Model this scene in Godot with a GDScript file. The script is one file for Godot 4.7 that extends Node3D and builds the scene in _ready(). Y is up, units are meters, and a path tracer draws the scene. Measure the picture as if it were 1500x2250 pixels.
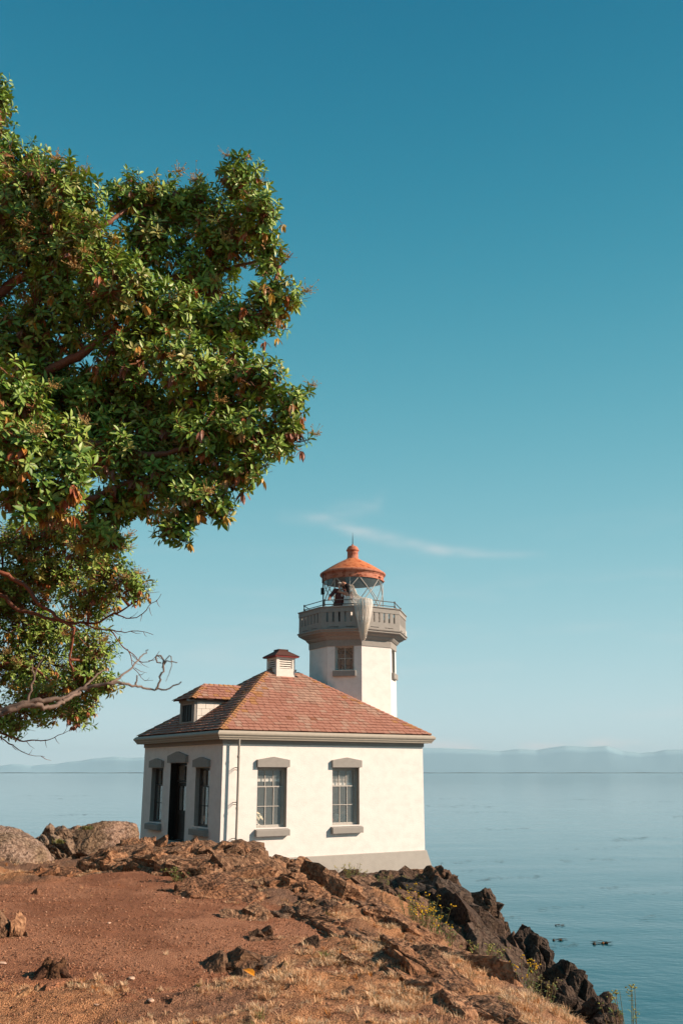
extends Node3D

const EYE := 10.5          # the eye's height above the sea, metres
const BASE := 7.3          # foot of the plinth
const TURN := 32.7         # how far the building is turned, degrees
const CORNER := Vector3(-3.3646, 7.3, -27.5)
const SUN_TOWARDS := Vector3(0.874, 0.469, 0.123)

var rng := RandomNumberGenerator.new()
var used := {}
var M := {}
var bumps := {}


# ---------------------------------------------------------------- shapes
class Shape:
	var v := PackedVector3Array()
	var n := PackedVector3Array()
	var c := PackedColorArray()
	var col := Color.WHITE

	func tri(a: Vector3, b: Vector3, d: Vector3) -> void:   # a, b, d run anticlockwise seen from outside
		var k := (b - a).cross(d - a).normalized()
		v.append(a); v.append(d); v.append(b)
		for i in 3:
			n.append(k); c.append(col)

	func quad(a: Vector3, b: Vector3, d: Vector3, e: Vector3) -> void:
		tri(a, b, d)
		tri(a, d, e)

	func smooth_tri(a: Vector3, b: Vector3, d: Vector3, na: Vector3, nb: Vector3, nd: Vector3) -> void:
		v.append(a); v.append(d); v.append(b)
		n.append(na); n.append(nd); n.append(nb)
		c.append(col); c.append(col); c.append(col)

	func box(at: Vector3, size: Vector3, b := Basis.IDENTITY, cut := 0.0) -> void:   # cut: chamfer of the edges
		var h := size * 0.5
		if cut <= 0.0:
			var p: Array[Vector3] = []
			for i in 8:
				p.append(at + b * Vector3(h.x if i & 1 else -h.x, h.y if i & 2 else -h.y, h.z if i & 4 else -h.z))
			quad(p[4], p[5], p[7], p[6]); quad(p[1], p[0], p[2], p[3])
			quad(p[5], p[1], p[3], p[7]); quad(p[0], p[4], p[6], p[2])
			quad(p[6], p[7], p[3], p[2]); quad(p[0], p[1], p[5], p[4])
			return
		var k := minf(cut, minf(h.x, minf(h.y, h.z)) * 0.9)
		var f := func(sx: float, sy: float, sz: float, which: int) -> Vector3:
			var q := Vector3(sx * h.x, sy * h.y, sz * h.z)
			if which != 0: q.x -= sx * k
			if which != 1: q.y -= sy * k
			if which != 2: q.z -= sz * k
			return at + b * q
		for s: float in [-1.0, 1.0]:
			var x := [f.call(s, -s, -1, 0), f.call(s, s, -1, 0), f.call(s, s, 1, 0), f.call(s, -s, 1, 0)]
			quad(x[0], x[1], x[2], x[3])
			var y := [f.call(-1, s, -s, 1), f.call(-1, s, s, 1), f.call(1, s, s, 1), f.call(1, s, -s, 1)]
			quad(y[0], y[1], y[2], y[3])
			var z := [f.call(-s, -1, s, 2), f.call(s, -1, s, 2), f.call(s, 1, s, 2), f.call(-s, 1, s, 2)]
			quad(z[0], z[1], z[2], z[3])
		for s: float in [-1.0, 1.0]:
			for t: float in [-1.0, 1.0]:
				_edge(f.call(s, t, -1, 0), f.call(s, t, 1, 0), f.call(s, t, 1, 1), f.call(s, t, -1, 1), at)
				_edge(f.call(s, -1, t, 0), f.call(s, 1, t, 0), f.call(s, 1, t, 2), f.call(s, -1, t, 2), at)
				_edge(f.call(-1, s, t, 1), f.call(1, s, t, 1), f.call(1, s, t, 2), f.call(-1, s, t, 2), at)
				for u: float in [-1.0, 1.0]:
					out_tri(f.call(s, t, u, 0), f.call(s, t, u, 1), f.call(s, t, u, 2), at)

	func _edge(a: Vector3, b: Vector3, d: Vector3, e: Vector3, from: Vector3) -> void:
		if (b - a).cross(d - a).dot((a + d) * 0.5 - from) < 0:
			quad(a, e, d, b)
		else:
			quad(a, b, d, e)

	func out_tri(a: Vector3, b: Vector3, d: Vector3, from: Vector3) -> void:
		if (b - a).cross(d - a).dot(a - from) < 0:
			tri(a, d, b)
		else:
			tri(a, b, d)

	func prism(poly: PackedVector2Array, x: Transform3D, depth: float) -> void:   # poly anticlockwise in x, y; grows towards +z
		var area := 0.0
		for i in poly.size():
			area += poly[i].cross(poly[(i + 1) % poly.size()])
		if area < 0:
			poly = poly.duplicate()
			poly.reverse()
		var t := Geometry2D.triangulate_polygon(poly)
		for i in range(0, t.size(), 3):
			var a := poly[t[i]]; var b := poly[t[i + 1]]; var d := poly[t[i + 2]]
			if (b - a).cross(d - a) < 0:
				var sw := b; b = d; d = sw
			tri(x * Vector3(a.x, a.y, depth), x * Vector3(b.x, b.y, depth), x * Vector3(d.x, d.y, depth))
			tri(x * Vector3(a.x, a.y, 0), x * Vector3(d.x, d.y, 0), x * Vector3(b.x, b.y, 0))
		for i in poly.size():
			var a := poly[i]; var b := poly[(i + 1) % poly.size()]
			quad(x * Vector3(a.x, a.y, 0), x * Vector3(b.x, b.y, 0), x * Vector3(b.x, b.y, depth), x * Vector3(a.x, a.y, depth))

	func sheet(rows: Array, round := false, flip := false) -> void:   # rows of points; columns run to the right and rows upwards seen from outside
		var nr := rows.size()
		var nc: int = rows[0].size()
		var nn: Array = []
		for i in nr:
			var r := PackedVector3Array()
			var up: PackedVector3Array = rows[mini(i + 1, nr - 1)]
			var dn: PackedVector3Array = rows[maxi(i - 1, 0)]
			var me: PackedVector3Array = rows[i]
			for j in nc:
				var du := me[(j + 1) % nc] - me[(j - 1 + nc) % nc] if round else me[mini(j + 1, nc - 1)] - me[maxi(j - 1, 0)]
				var k := du.cross(up[j] - dn[j]).normalized()
				r.append(-k if flip else k)
			nn.append(r)
		for i in nr - 1:
			for j in (nc if round else nc - 1):
				var k := (j + 1) % nc
				var a: Vector3 = rows[i][j]; var b: Vector3 = rows[i][k]; var d: Vector3 = rows[i + 1][k]; var e: Vector3 = rows[i + 1][j]
				if flip:
					smooth_tri(a, d, b, nn[i][j], nn[i + 1][k], nn[i][k])
					smooth_tri(a, e, d, nn[i][j], nn[i + 1][j], nn[i + 1][k])
				else:
					smooth_tri(a, b, d, nn[i][j], nn[i][k], nn[i + 1][k])
					smooth_tri(a, d, e, nn[i][j], nn[i + 1][k], nn[i + 1][j])

	func tube(path: PackedVector3Array, radii: PackedFloat32Array, sides := 6) -> void:
		var rows: Array = []
		var side := Vector3.ZERO
		for i in path.size():
			var t := (path[mini(i + 1, path.size() - 1)] - path[maxi(i - 1, 0)]).normalized()
			if side == Vector3.ZERO:
				side = t.cross(Vector3.UP if absf(t.y) < 0.9 else Vector3.RIGHT).normalized()
			side = (side - t * side.dot(t)).normalized()
			var up := t.cross(side)
			var r := PackedVector3Array()
			for j in sides:
				var a := TAU * j / sides
				r.append(path[i] + (side * cos(a) + up * sin(a)) * radii[mini(i, radii.size() - 1)])
			rows.append(r)
		sheet(rows, true)
		for e in 2:
			var r: PackedVector3Array = rows[0] if e == 0 else rows[-1]
			var m := path[0] if e == 0 else path[-1]
			for j in sides:
				if e == 0: tri(m, r[(j + 1) % sides], r[j])
				else: tri(m, r[j], r[(j + 1) % sides])

	func bar(a: Vector3, b: Vector3, r: float, sides := 6) -> void:
		tube(PackedVector3Array([a, b]), PackedFloat32Array([r, r]), sides)

	func lathe(prof: PackedVector2Array, segs := 48, at := Vector3.ZERO) -> void:   # prof: radius, height, from below upwards on the outside; corners stay sharp
		for i in prof.size() - 1:
			var rows: Array = []
			for p: Vector2 in [prof[i], prof[i + 1]]:
				var r := PackedVector3Array()
				for j in segs:
					var a := -TAU * j / segs
					r.append(at + Vector3(p.x * cos(a), p.y, p.x * sin(a)))
				rows.append(r)
			if prof[i].x < 0.0005 or prof[i + 1].x < 0.0005:
				for j in segs:
					var k := (j + 1) % segs
					if prof[i].x < 0.0005: tri(rows[0][j], rows[1][k], rows[1][j])
					else: tri(rows[0][j], rows[0][k], rows[1][j])
			else:
				sheet(rows, true)

	func mesh() -> ArrayMesh:
		var a := []
		a.resize(Mesh.ARRAY_MAX)
		a[Mesh.ARRAY_VERTEX] = v
		a[Mesh.ARRAY_NORMAL] = n
		a[Mesh.ARRAY_COLOR] = c
		var m := ArrayMesh.new()
		m.add_surface_from_arrays(Mesh.PRIMITIVE_TRIANGLES, a)
		return m


# ---------------------------------------------------------------- naming
func numbered(called: String) -> String:
	var k: int = used.get(called, 0)
	used[called] = k + 1
	return called if k == 0 else "%s_%03d" % [called, k]


func child_name(parent: Node, called: String) -> String:
	var key := "%d/%s" % [parent.get_instance_id(), called]
	var k: int = used.get(key, 0)
	used[key] = k + 1
	return called if k == 0 else "%s_%03d" % [called, k]


func tag(o: Node, label: String, category: String, group := "", kind := "") -> Node:
	if label: o.set_meta("label", label)
	if category: o.set_meta("category", category)
	if group: o.set_meta("group", group)
	if kind: o.set_meta("kind", kind)
	return o


func thing(called: String, label: String, category: String, at := Vector3.ZERO, turn := 0.0, group := "") -> Node3D:
	var o := Node3D.new()
	o.name = numbered(called)
	add_child(o, true)
	o.position = at
	o.rotation_degrees.y = turn
	tag(o, label, category, group)
	return o


func put(called: String, m: Variant, mat: Material, parent: Node = null) -> MeshInstance3D:
	var o := MeshInstance3D.new()
	o.mesh = m.mesh() if m is Shape else m
	o.material_override = mat
	if parent == null:
		o.name = numbered(called)
		add_child(o, true)
	else:
		o.name = child_name(parent, called)
		parent.add_child(o, true)
	return o


func many(called: String, m: Mesh, mat: Material, places: Array, colors: PackedColorArray, parent: Node = null) -> MultiMeshInstance3D:
	var mm := MultiMesh.new()
	mm.transform_format = MultiMesh.TRANSFORM_3D
	mm.use_colors = true
	mm.mesh = m
	mm.instance_count = places.size()
	for i in places.size():
		mm.set_instance_transform(i, places[i])
		mm.set_instance_color(i, colors[i] if i < colors.size() else Color.WHITE)
	var o := MultiMeshInstance3D.new()
	o.multimesh = mm
	o.material_override = mat
	o.set_meta("kind", "stuff")
	if parent == null:
		o.name = numbered(called)
		add_child(o, true)
	else:
		o.name = child_name(parent, called)
		parent.add_child(o, true)
	return o


# ---------------------------------------------------------------- materials
func noise(kind: int, freq: float, octaves := 4, seed_ := 1, gain := 0.5) -> FastNoiseLite:
	var f := FastNoiseLite.new()
	f.noise_type = kind
	f.frequency = freq
	f.seed = seed_
	f.fractal_type = FastNoiseLite.FRACTAL_FBM if octaves > 1 else FastNoiseLite.FRACTAL_NONE
	f.fractal_octaves = octaves
	f.fractal_gain = gain
	return f


func tex(f: FastNoiseLite, stops := {}, size := 512, normal := 0.0) -> NoiseTexture2D:
	var t := NoiseTexture2D.new()
	t.width = size
	t.height = size
	t.seamless = true
	t.seamless_blend_skirt = 0.15
	t.generate_mipmaps = false
	t.noise = f
	if normal > 0.0:
		t.as_normal_map = true
		t.bump_strength = normal
	elif stops:
		var g := Gradient.new()
		g.offsets = PackedFloat32Array(stops.keys())
		var cs := PackedColorArray()
		for k in stops.values():
			cs.append(k if k is Color else Color(k, k, k))
		g.colors = cs
		t.color_ramp = g
	return t


func lin(r: float, g: float, b: float) -> Color:
	return Color(r, g, b).linear_to_srgb()


func mat(c: Color, rough := 0.8, t: Texture2D = null, scale := 1.0, height: Texture2D = null, relief := 0.0) -> StandardMaterial3D:
	var m := StandardMaterial3D.new()
	m.albedo_color = c
	m.roughness = rough
	m.vertex_color_use_as_albedo = true
	m.metallic_specular = 0.35
	if t or height:
		m.uv1_triplanar = true
		m.uv1_world_triplanar = true
		m.uv1_triplanar_sharpness = 3.0
		m.uv1_scale = Vector3.ONE * scale
	if t: m.albedo_texture = t
	if height:
		m.heightmap_enabled = true
		m.heightmap_texture = height
		m.heightmap_scale = relief
	return m


func _ready() -> void:
	rng.seed = 7
	# ---- camera
	var cam := Camera3D.new()
	cam.name = "camera"
	add_child(cam)
	cam.position = Vector3(0, EYE, 0)
	cam.rotation_degrees = Vector3(15.52, 0, 0)
	cam.keep_aspect = Camera3D.KEEP_HEIGHT
	var lens := CameraAttributesPhysical.new()
	lens.frustum_focal_length = 33.0
	lens.frustum_focus_distance = 27.0
	lens.frustum_near = 0.3
	lens.frustum_far = 60000.0
	lens.exposure_aperture = 7.0
	cam.attributes = lens
	cam.fov = 57.27
	cam.near = 0.3
	cam.far = 60000.0
	cam.current = true
	# ---- sky
	var env := Environment.new()
	env.background_mode = Environment.BG_SKY
	env.tonemap_mode = Environment.TONE_MAPPER_LINEAR
	env.tonemap_exposure = EXPOSURE
	env.sdfgi_enabled = true
	env.ssao_enabled = true
	env.ssil_enabled = true
	env.fog_enabled = true
	env.fog_density = FOG
	env.fog_light_color = lin(0.62, 0.86, 1.0)
	env.sky = Sky.new()
	env.sky.sky_material = make_sky()
	var we := WorldEnvironment.new()
	we.name = "environment"
	we.environment = env
	add_child(we)
	# ---- sun
	var sun := DirectionalLight3D.new()
	sun.name = "sun"
	add_child(sun)
	sun.look_at_from_position(Vector3.ZERO, -SUN_TOWARDS, Vector3.UP)
	sun.light_energy = 1.6
	sun.light_color = Color(1.0, 0.895, 0.80)
	sun.light_angular_distance = 0.5
	sun.shadow_enabled = true
	make_materials()
	# ---- the place
	make_sea()
	make_mountains()
	make_ground()
	make_building()
	make_tower()
	make_inside()
	make_rocks()
	make_trees()
	make_people()
	make_plants()
	make_litter()


const EXPOSURE := 1.5
const FOG := 0.000035


func make_sky() -> Material:
	# rows run from straight up to straight down
	var w := 2048
	var h := 1024
	var im := Image.create(w, h, false, Image.FORMAT_RGBF)
	var streak := noise(FastNoiseLite.TYPE_SIMPLEX_SMOOTH, 0.02, 4, 3)
	var sun_az := rad_to_deg(atan2(SUN_TOWARDS.x, -SUN_TOWARDS.z))
	for y in h:
		var el := 90.0 - (y + 0.5) / h * 180.0
		var s := sin(deg_to_rad(maxf(el, 0.0)))
		var t := 1.0 - s
		var r := lerpf(0.005, 0.44, pow(t, 4.0))
		var g := lerpf(0.076, 0.525, pow(t, 1.95))
		var b := lerpf(0.150, 0.54, pow(t, 1.7))
		for x4 in w / 8:
			var az := wrapf((x4 * 8 + 4.0) / w * 360.0, -180.0, 180.0)   # column 0 looks along -z
			var away := absf(fposmod(az - sun_az + 180.0, 360.0) - 180.0)
			var glow := 1.0 + 0.30 * exp(-away / 40.0) * exp(-maxf(el, 0.0) / 60.0)
			im.fill_rect(Rect2i(x4 * 8, y, 8, 1), Color(r * glow + 0.05 * (glow - 1.0), g * glow, b * (1.0 + (glow - 1.0) * 0.8)))
	# thin high cloud: a hooked wisp and faint level bands
	var wisp := [[-3.6, 15.2, 0.45], [-1.2, 15.1, 0.42], [0.8, 14.4, 0.48], [3.2, 13.8, 0.42], [6.2, 13.1, 0.34], [9.0, 12.8, 0.25], [12.5, 12.6, 0.2]]
	var hook := [[2.6, 16.6, 0.4], [2.2, 15.9, 0.5], [0.6, 15.6, 0.7], [-1.6, 15.3, 0.6]]
	for y in range(int((90.0 - 20.0) / 180.0 * h), int((90.0 - 0.0) / 180.0 * h)):
		for xx in range(int(-30.0 / 360.0 * w), int(30.0 / 360.0 * w)):
			var x := posmod(xx, w)
			var az := (xx + 0.5) / w * 360.0
			var el := 90.0 - (y + 0.5) / h * 180.0
			var d := 0.0
			if el > 11.5 and el < 18.0:
				d = maxf(_near(wisp, az, el) * 0.42, _near(hook, az, el) * 0.15)
				d *= 0.65 + 0.7 * streak.get_noise_2d(az * 16.0, el * 90.0)
			var band := streak.get_noise_2d(az * 2.2 + 900.0, el * 22.0) + 0.45 * streak.get_noise_2d(az * 9.0, el * 60.0 + 300.0)
			d += maxf(band - 0.05, 0.0) * 0.16 * smoothstep(0.0, 3.0, el) * smoothstep(18.0, 6.0, el)
			var low := streak.get_noise_2d(az * 9.0 + 77.0, el * 55.0 + 40.0)
			d += maxf(low + 0.1, 0.0) * 0.9 * smoothstep(1.0, 1.35, el) * smoothstep(2.1, 1.5, el) * smoothstep(2.0, 6.0, az)
			if d > 0.0:
				var c := im.get_pixel(x, y)
				im.set_pixel(x, y, c.lerp(Color(0.58, 0.53, 0.52) if el > 2.2 else Color(0.66, 0.55, 0.52), minf(d, 0.8)))
	var m := PanoramaSkyMaterial.new()
	m.panorama = ImageTexture.create_from_image(im)
	return m


func _near(path: Array, az: float, el: float) -> float:
	var most := 0.0
	for i in path.size() - 1:
		var a := Vector2(path[i][0], path[i][1]); var b := Vector2(path[i + 1][0], path[i + 1][1])
		var t := clampf((Vector2(az, el) - a).dot(b - a) / (b - a).length_squared(), 0.0, 1.0)
		var wide: float = lerpf(path[i][2], path[i + 1][2], t)
		var q := (Vector2(az, el) - a.lerp(b, t)).length() / wide
		var end := smoothstep(0.0, 0.25, (i + t) / (path.size() - 1)) * smoothstep(1.0, 0.75, (i + t) / (path.size() - 1))
		most = maxf(most, exp(-q * q * 1.6) * (0.25 + 0.75 * end))
	return most


func make_materials() -> void:
	var smooth := FastNoiseLite.TYPE_SIMPLEX_SMOOTH
	var grain := tex(noise(smooth, 0.05, 5, 5, 0.75), {0.2: 0.72, 0.8: 1.0})
	var blotch := tex(noise(smooth, 0.012, 5, 8, 0.62), {0.2: 0.955, 0.5: 0.985, 0.75: 1.0})
	var stucco := tex(noise(smooth, 0.12, 4, 11, 0.6))
	var stone := tex(noise(smooth, 0.022, 6, 21, 0.68), {0.22: Color(0.42, 0.36, 0.32), 0.45: Color(0.72, 0.64, 0.58), 0.6: Color(0.92, 0.84, 0.76), 0.8: Color(1, 0.97, 0.92)}, 1024)
	var ridge := noise(smooth, 0.016, 6, 31, 0.62)
	ridge.fractal_type = FastNoiseLite.FRACTAL_RIDGED
	var stone_height := tex(ridge, {}, 1024)
	var soil := tex(noise(smooth, 0.09, 5, 41, 0.8), {0.22: Color(0.36, 0.30, 0.28), 0.42: Color(0.70, 0.63, 0.60), 0.58: Color(0.92, 0.86, 0.82), 0.75: Color(1, 1, 1)}, 1024)
	var soil_height := tex(noise(smooth, 0.10, 4, 43, 0.75), {}, 1024)
	var wood := tex(noise(smooth, 0.03, 5, 51, 0.7), {0.2: 0.6, 0.8: 1.0})
	var rust := tex(noise(smooth, 0.014, 5, 61, 0.65), {0.2: Color(0.66, 0.46, 0.40), 0.36: Color(0.90, 0.74, 0.66), 0.55: Color(1.0, 0.92, 0.88), 0.75: Color(0.94, 0.88, 0.86)})
	M.plaster = mat(lin(0.80, 0.757, 0.72), 0.85, blotch, 0.45, stucco, 0.5)
	M.trim = mat(lin(0.31, 0.292, 0.268), 0.75, blotch, 0.9, stucco, 0.2)
	M.sash = mat(lin(0.60, 0.57, 0.52), 0.6, grain, 1.2)
	M.cornice = mat(lin(0.42, 0.375, 0.31), 0.7, blotch, 1.1)
	M.concrete = mat(lin(0.37, 0.35, 0.315), 0.88, blotch, 0.5, stucco, 0.6)
	M.frame_dark = mat(lin(0.035, 0.026, 0.022), 0.55, wood, 1.0)
	M.sash_in_shade = mat(lin(0.10, 0.095, 0.09), 0.45, grain, 2.0)  # sash paint of the shaded side, with the shade put into the colour
	M.rail = mat(lin(0.16, 0.15, 0.14), 0.5, grain, 2.0)
	M.pipe = mat(lin(0.45, 0.42, 0.37), 0.55, grain, 2.0)
	M.roof = mat(lin(0.10, 0.045, 0.035), 0.9, blotch, 0.8)
	M.shingle = mat(Color.WHITE, 0.9, grain, 2.3, stucco, 0.3)
	M.copper = mat(lin(0.70, 0.29, 0.125), 0.6, rust, 0.5, stucco, 0.15)
	M.copper_pale = mat(lin(0.52, 0.25, 0.17), 0.65, rust, 0.7)
	M.white = mat(lin(0.74, 0.70, 0.64), 0.75, blotch, 1.0)
	M.red_paint = mat(lin(0.22, 0.035, 0.03), 0.6)
	M.inside = mat(lin(0.78, 0.76, 0.66), 0.9, blotch, 0.5)
	M.floor = mat(lin(0.48, 0.42, 0.33), 0.6, wood, 0.7)
	M.ceiling = mat(lin(0.03, 0.033, 0.036), 0.8)
	M.rock = mat(Color.WHITE, 0.92, stone, 0.55, stone_height, 3.0)
	M.rock_fine = mat(Color.WHITE, 0.92, stone, 1.2, stone_height, 2.0)
	M.soil = mat(Color.WHITE, 0.95, soil, 0.7, soil_height, 2.2)
	M.bark = mat(Color.WHITE, 0.6, grain, 1.6)
	M.plain = mat(Color.WHITE, 0.8)
	M.leaf = mat(Color.WHITE, 0.47)
	M.leaf.metallic_specular = 0.5
	M.leaf.backlight_enabled = true
	M.leaf.backlight = Color(0.45, 0.45, 0.30)
	M.straw = mat(Color.WHITE, 0.8)
	M.straw.backlight_enabled = true
	M.straw.backlight = Color(0.4, 0.36, 0.26)
	M.skin = mat(lin(0.46, 0.22, 0.14), 0.55)
	M.glass = StandardMaterial3D.new()
	M.glass.albedo_color = Color(0.9, 0.95, 0.95, 0.06)
	M.glass.transparency = BaseMaterial3D.TRANSPARENCY_ALPHA
	M.glass.roughness = 0.02
	M.veil = mat(Color(0.99, 0.97, 0.94, 0.60), 0.9)
	M.veil.backlight_enabled = true
	M.veil.backlight = Color(0.7, 0.68, 0.65)
	M.veil.transparency = BaseMaterial3D.TRANSPARENCY_ALPHA
	var waves := tex(noise(smooth, 0.02, 5, 71, 0.55), {}, 1024, 2.2)
	var sea := StandardMaterial3D.new()
	sea.albedo_color = lin(0.003, 0.075, 0.105)
	sea.roughness = 0.08
	sea.metallic_specular = 0.36
	sea.uv1_triplanar = true
	sea.uv1_world_triplanar = true
	sea.uv1_scale = Vector3(0.032, 0.05, 0.055)
	sea.normal_enabled = true
	sea.normal_texture = waves
	sea.normal_scale = 0.36
	M.sea = sea
	M.hazed_hill = mat(lin(0.34, 0.53, 0.62), 1.0)  # pale blue base colour carries part of the distance haze, besides the fog
	M.horizon_strip = mat(lin(0.03, 0.045, 0.05), 1.0)
	for k in M:
		M[k].resource_name = k


func structure(called: String, m: Variant, material: Material) -> MeshInstance3D:
	var o := put(called, m, material)
	o.set_meta("kind", "structure")
	return o


func make_sea() -> void:
	var s := Shape.new()
	var swell := noise(FastNoiseLite.TYPE_SIMPLEX_SMOOTH, 0.05, 3, 9)
	var radii: Array[float] = [0.5, 3.0, 8.0]
	var r := 12.0
	while r < 900.0:
		radii.append(r)
		r *= 1.014
	while r < 30000.0:
		radii.append(r)
		r *= 1.25
	var angles: Array[float] = []
	var a := -180.0
	while a < 179.9:
		angles.append(deg_to_rad(a))
		a += 0.45 if absf(a) < 27.0 else 5.0
	var rows: Array = []
	for q in radii:
		var row := PackedVector3Array()
		for g in angles:
			var x := q * sin(g); var z := -q * cos(g)
			var up := 0.0
			if q > 12.0 and absf(g) < 0.5 and q < 900.0:
				up = (swell.get_noise_2d(x * 0.55, z * 1.3) * 0.05 + swell.get_noise_2d(x * 2.6 + 50.0, z * 7.0) * 0.022) * smoothstep(900.0, 300.0, q)
			row.append(Vector3(x, up, z))
		rows.append(row)
	# farther out the ripples are too small to tell apart and the water looks calmer
	var from := 0
	var whole := ArrayMesh.new()
	for band in [[90.0, 0.36], [130.0, 0.31], [190.0, 0.26], [280.0, 0.21], [420.0, 0.165], [650.0, 0.125], [880.0, 0.09], [40000.0, 0.05]]:
		var to := from
		while to < radii.size() - 1 and radii[to] < band[0]: to += 1
		s = Shape.new()
		s.sheet(rows.slice(from, to + 1), true)
		var m: StandardMaterial3D = M.sea.duplicate()
		m.normal_scale = band[1]
		whole.add_surface_from_arrays(Mesh.PRIMITIVE_TRIANGLES, s.mesh().surface_get_arrays(0))
		whole.surface_set_material(whole.get_surface_count() - 1, m)
		from = to
	var o := structure("sea", whole, null)
	tag(o, "calm blue sea below the headland, paler towards the horizon", "sea")


func range_mesh(pts: Array, far: float, deep: float, seed_: int) -> Shape:   # pts: across, height; a ridge with slopes on both sides
	var f := noise(FastNoiseLite.TYPE_SIMPLEX_SMOOTH, 0.0006, 4, seed_)
	var s := Shape.new()
	var rows: Array = []
	for k in 9:
		var t := (k / 4.0 - 1.0)
		var row := PackedVector3Array()
		for i in pts.size() - 1:
			for j in 8:
				var p: Vector2 = pts[i].lerp(pts[i + 1], j / 8.0)
				var up := p.y * (1.0 - absf(t)) * (1.0 + 0.02 * f.get_noise_2d(p.x, t * 3000.0))
				row.append(Vector3(p.x, maxf(up, 0.0) - 4.0 * absf(t), -far - t * deep + 4.0 * f.get_noise_2d(p.x, t * 900.0 + 5000.0)))
		rows.append(row)
	s.sheet(rows)
	return s


func make_mountains() -> void:
	var far := 22000.0
	var k := far / 2138.0
	var right: Array = []
	for p in [[420, 0], [560, 24], [700, 38], [820, 48], [925, 52], [975, 53], [1010, 51], [1050, 50], [1100, 46], [1140, 51], [1180, 48], [1210, 53], [1245, 58], [1290, 55], [1335, 58], [1370, 46], [1410, 42], [1440, 44], [1465, 49], [1510, 49], [1600, 40], [1720, 30], [1900, 10], [2000, 0]]:
		right.append(Vector2((p[0] - 750) * k, p[1] * k * 0.985 + EYE))
	var m := structure("mountain_range", range_mesh(right, far, 220.0, 81), M.hazed_hill)
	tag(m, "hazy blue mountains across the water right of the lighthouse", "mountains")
	var left: Array = []
	far = 20000.0
	k = far / 2138.0
	for p in [[-300, 0], [-180, 14], [-60, 12], [0, 14], [25, 18], [50, 17], [70, 14], [95, 17], [122, 18], [128, 19], [150, 23], [175, 25], [205, 30], [250, 34], [285, 31], [310, 33], [370, 34], [420, 26], [470, 14], [520, 0]]:
		left.append(Vector2((p[0] - 750) * k, p[1] * k * 0.985 + EYE))
	m = structure("mountain_range", range_mesh(left, far, 150.0, 82), M.hazed_hill)
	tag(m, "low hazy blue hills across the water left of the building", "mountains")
	var horizon_strip := Shape.new()  # low strip added to draw the dark line at the horizon
	var rows: Array = []
	for q in [[0.0, -1.0], [9.0, 0.0], [0.0, 1.0]]:
		var row := PackedVector3Array()
		for i in 60:
			var ang := deg_to_rad(-26.0 + 52.0 * i / 59.0)
			row.append(Vector3(13500.0 * tan(ang), q[0] + 3.0 * q[0] / 9.0 * sin(i * 1.7), -13500.0 - 300.0 * q[1]))
		rows.append(row)
	horizon_strip.sheet(rows)
	tag(structure("dark_horizon", horizon_strip, M.horizon_strip), "thin dark strip added along the horizon", "horizon_strip")


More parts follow.
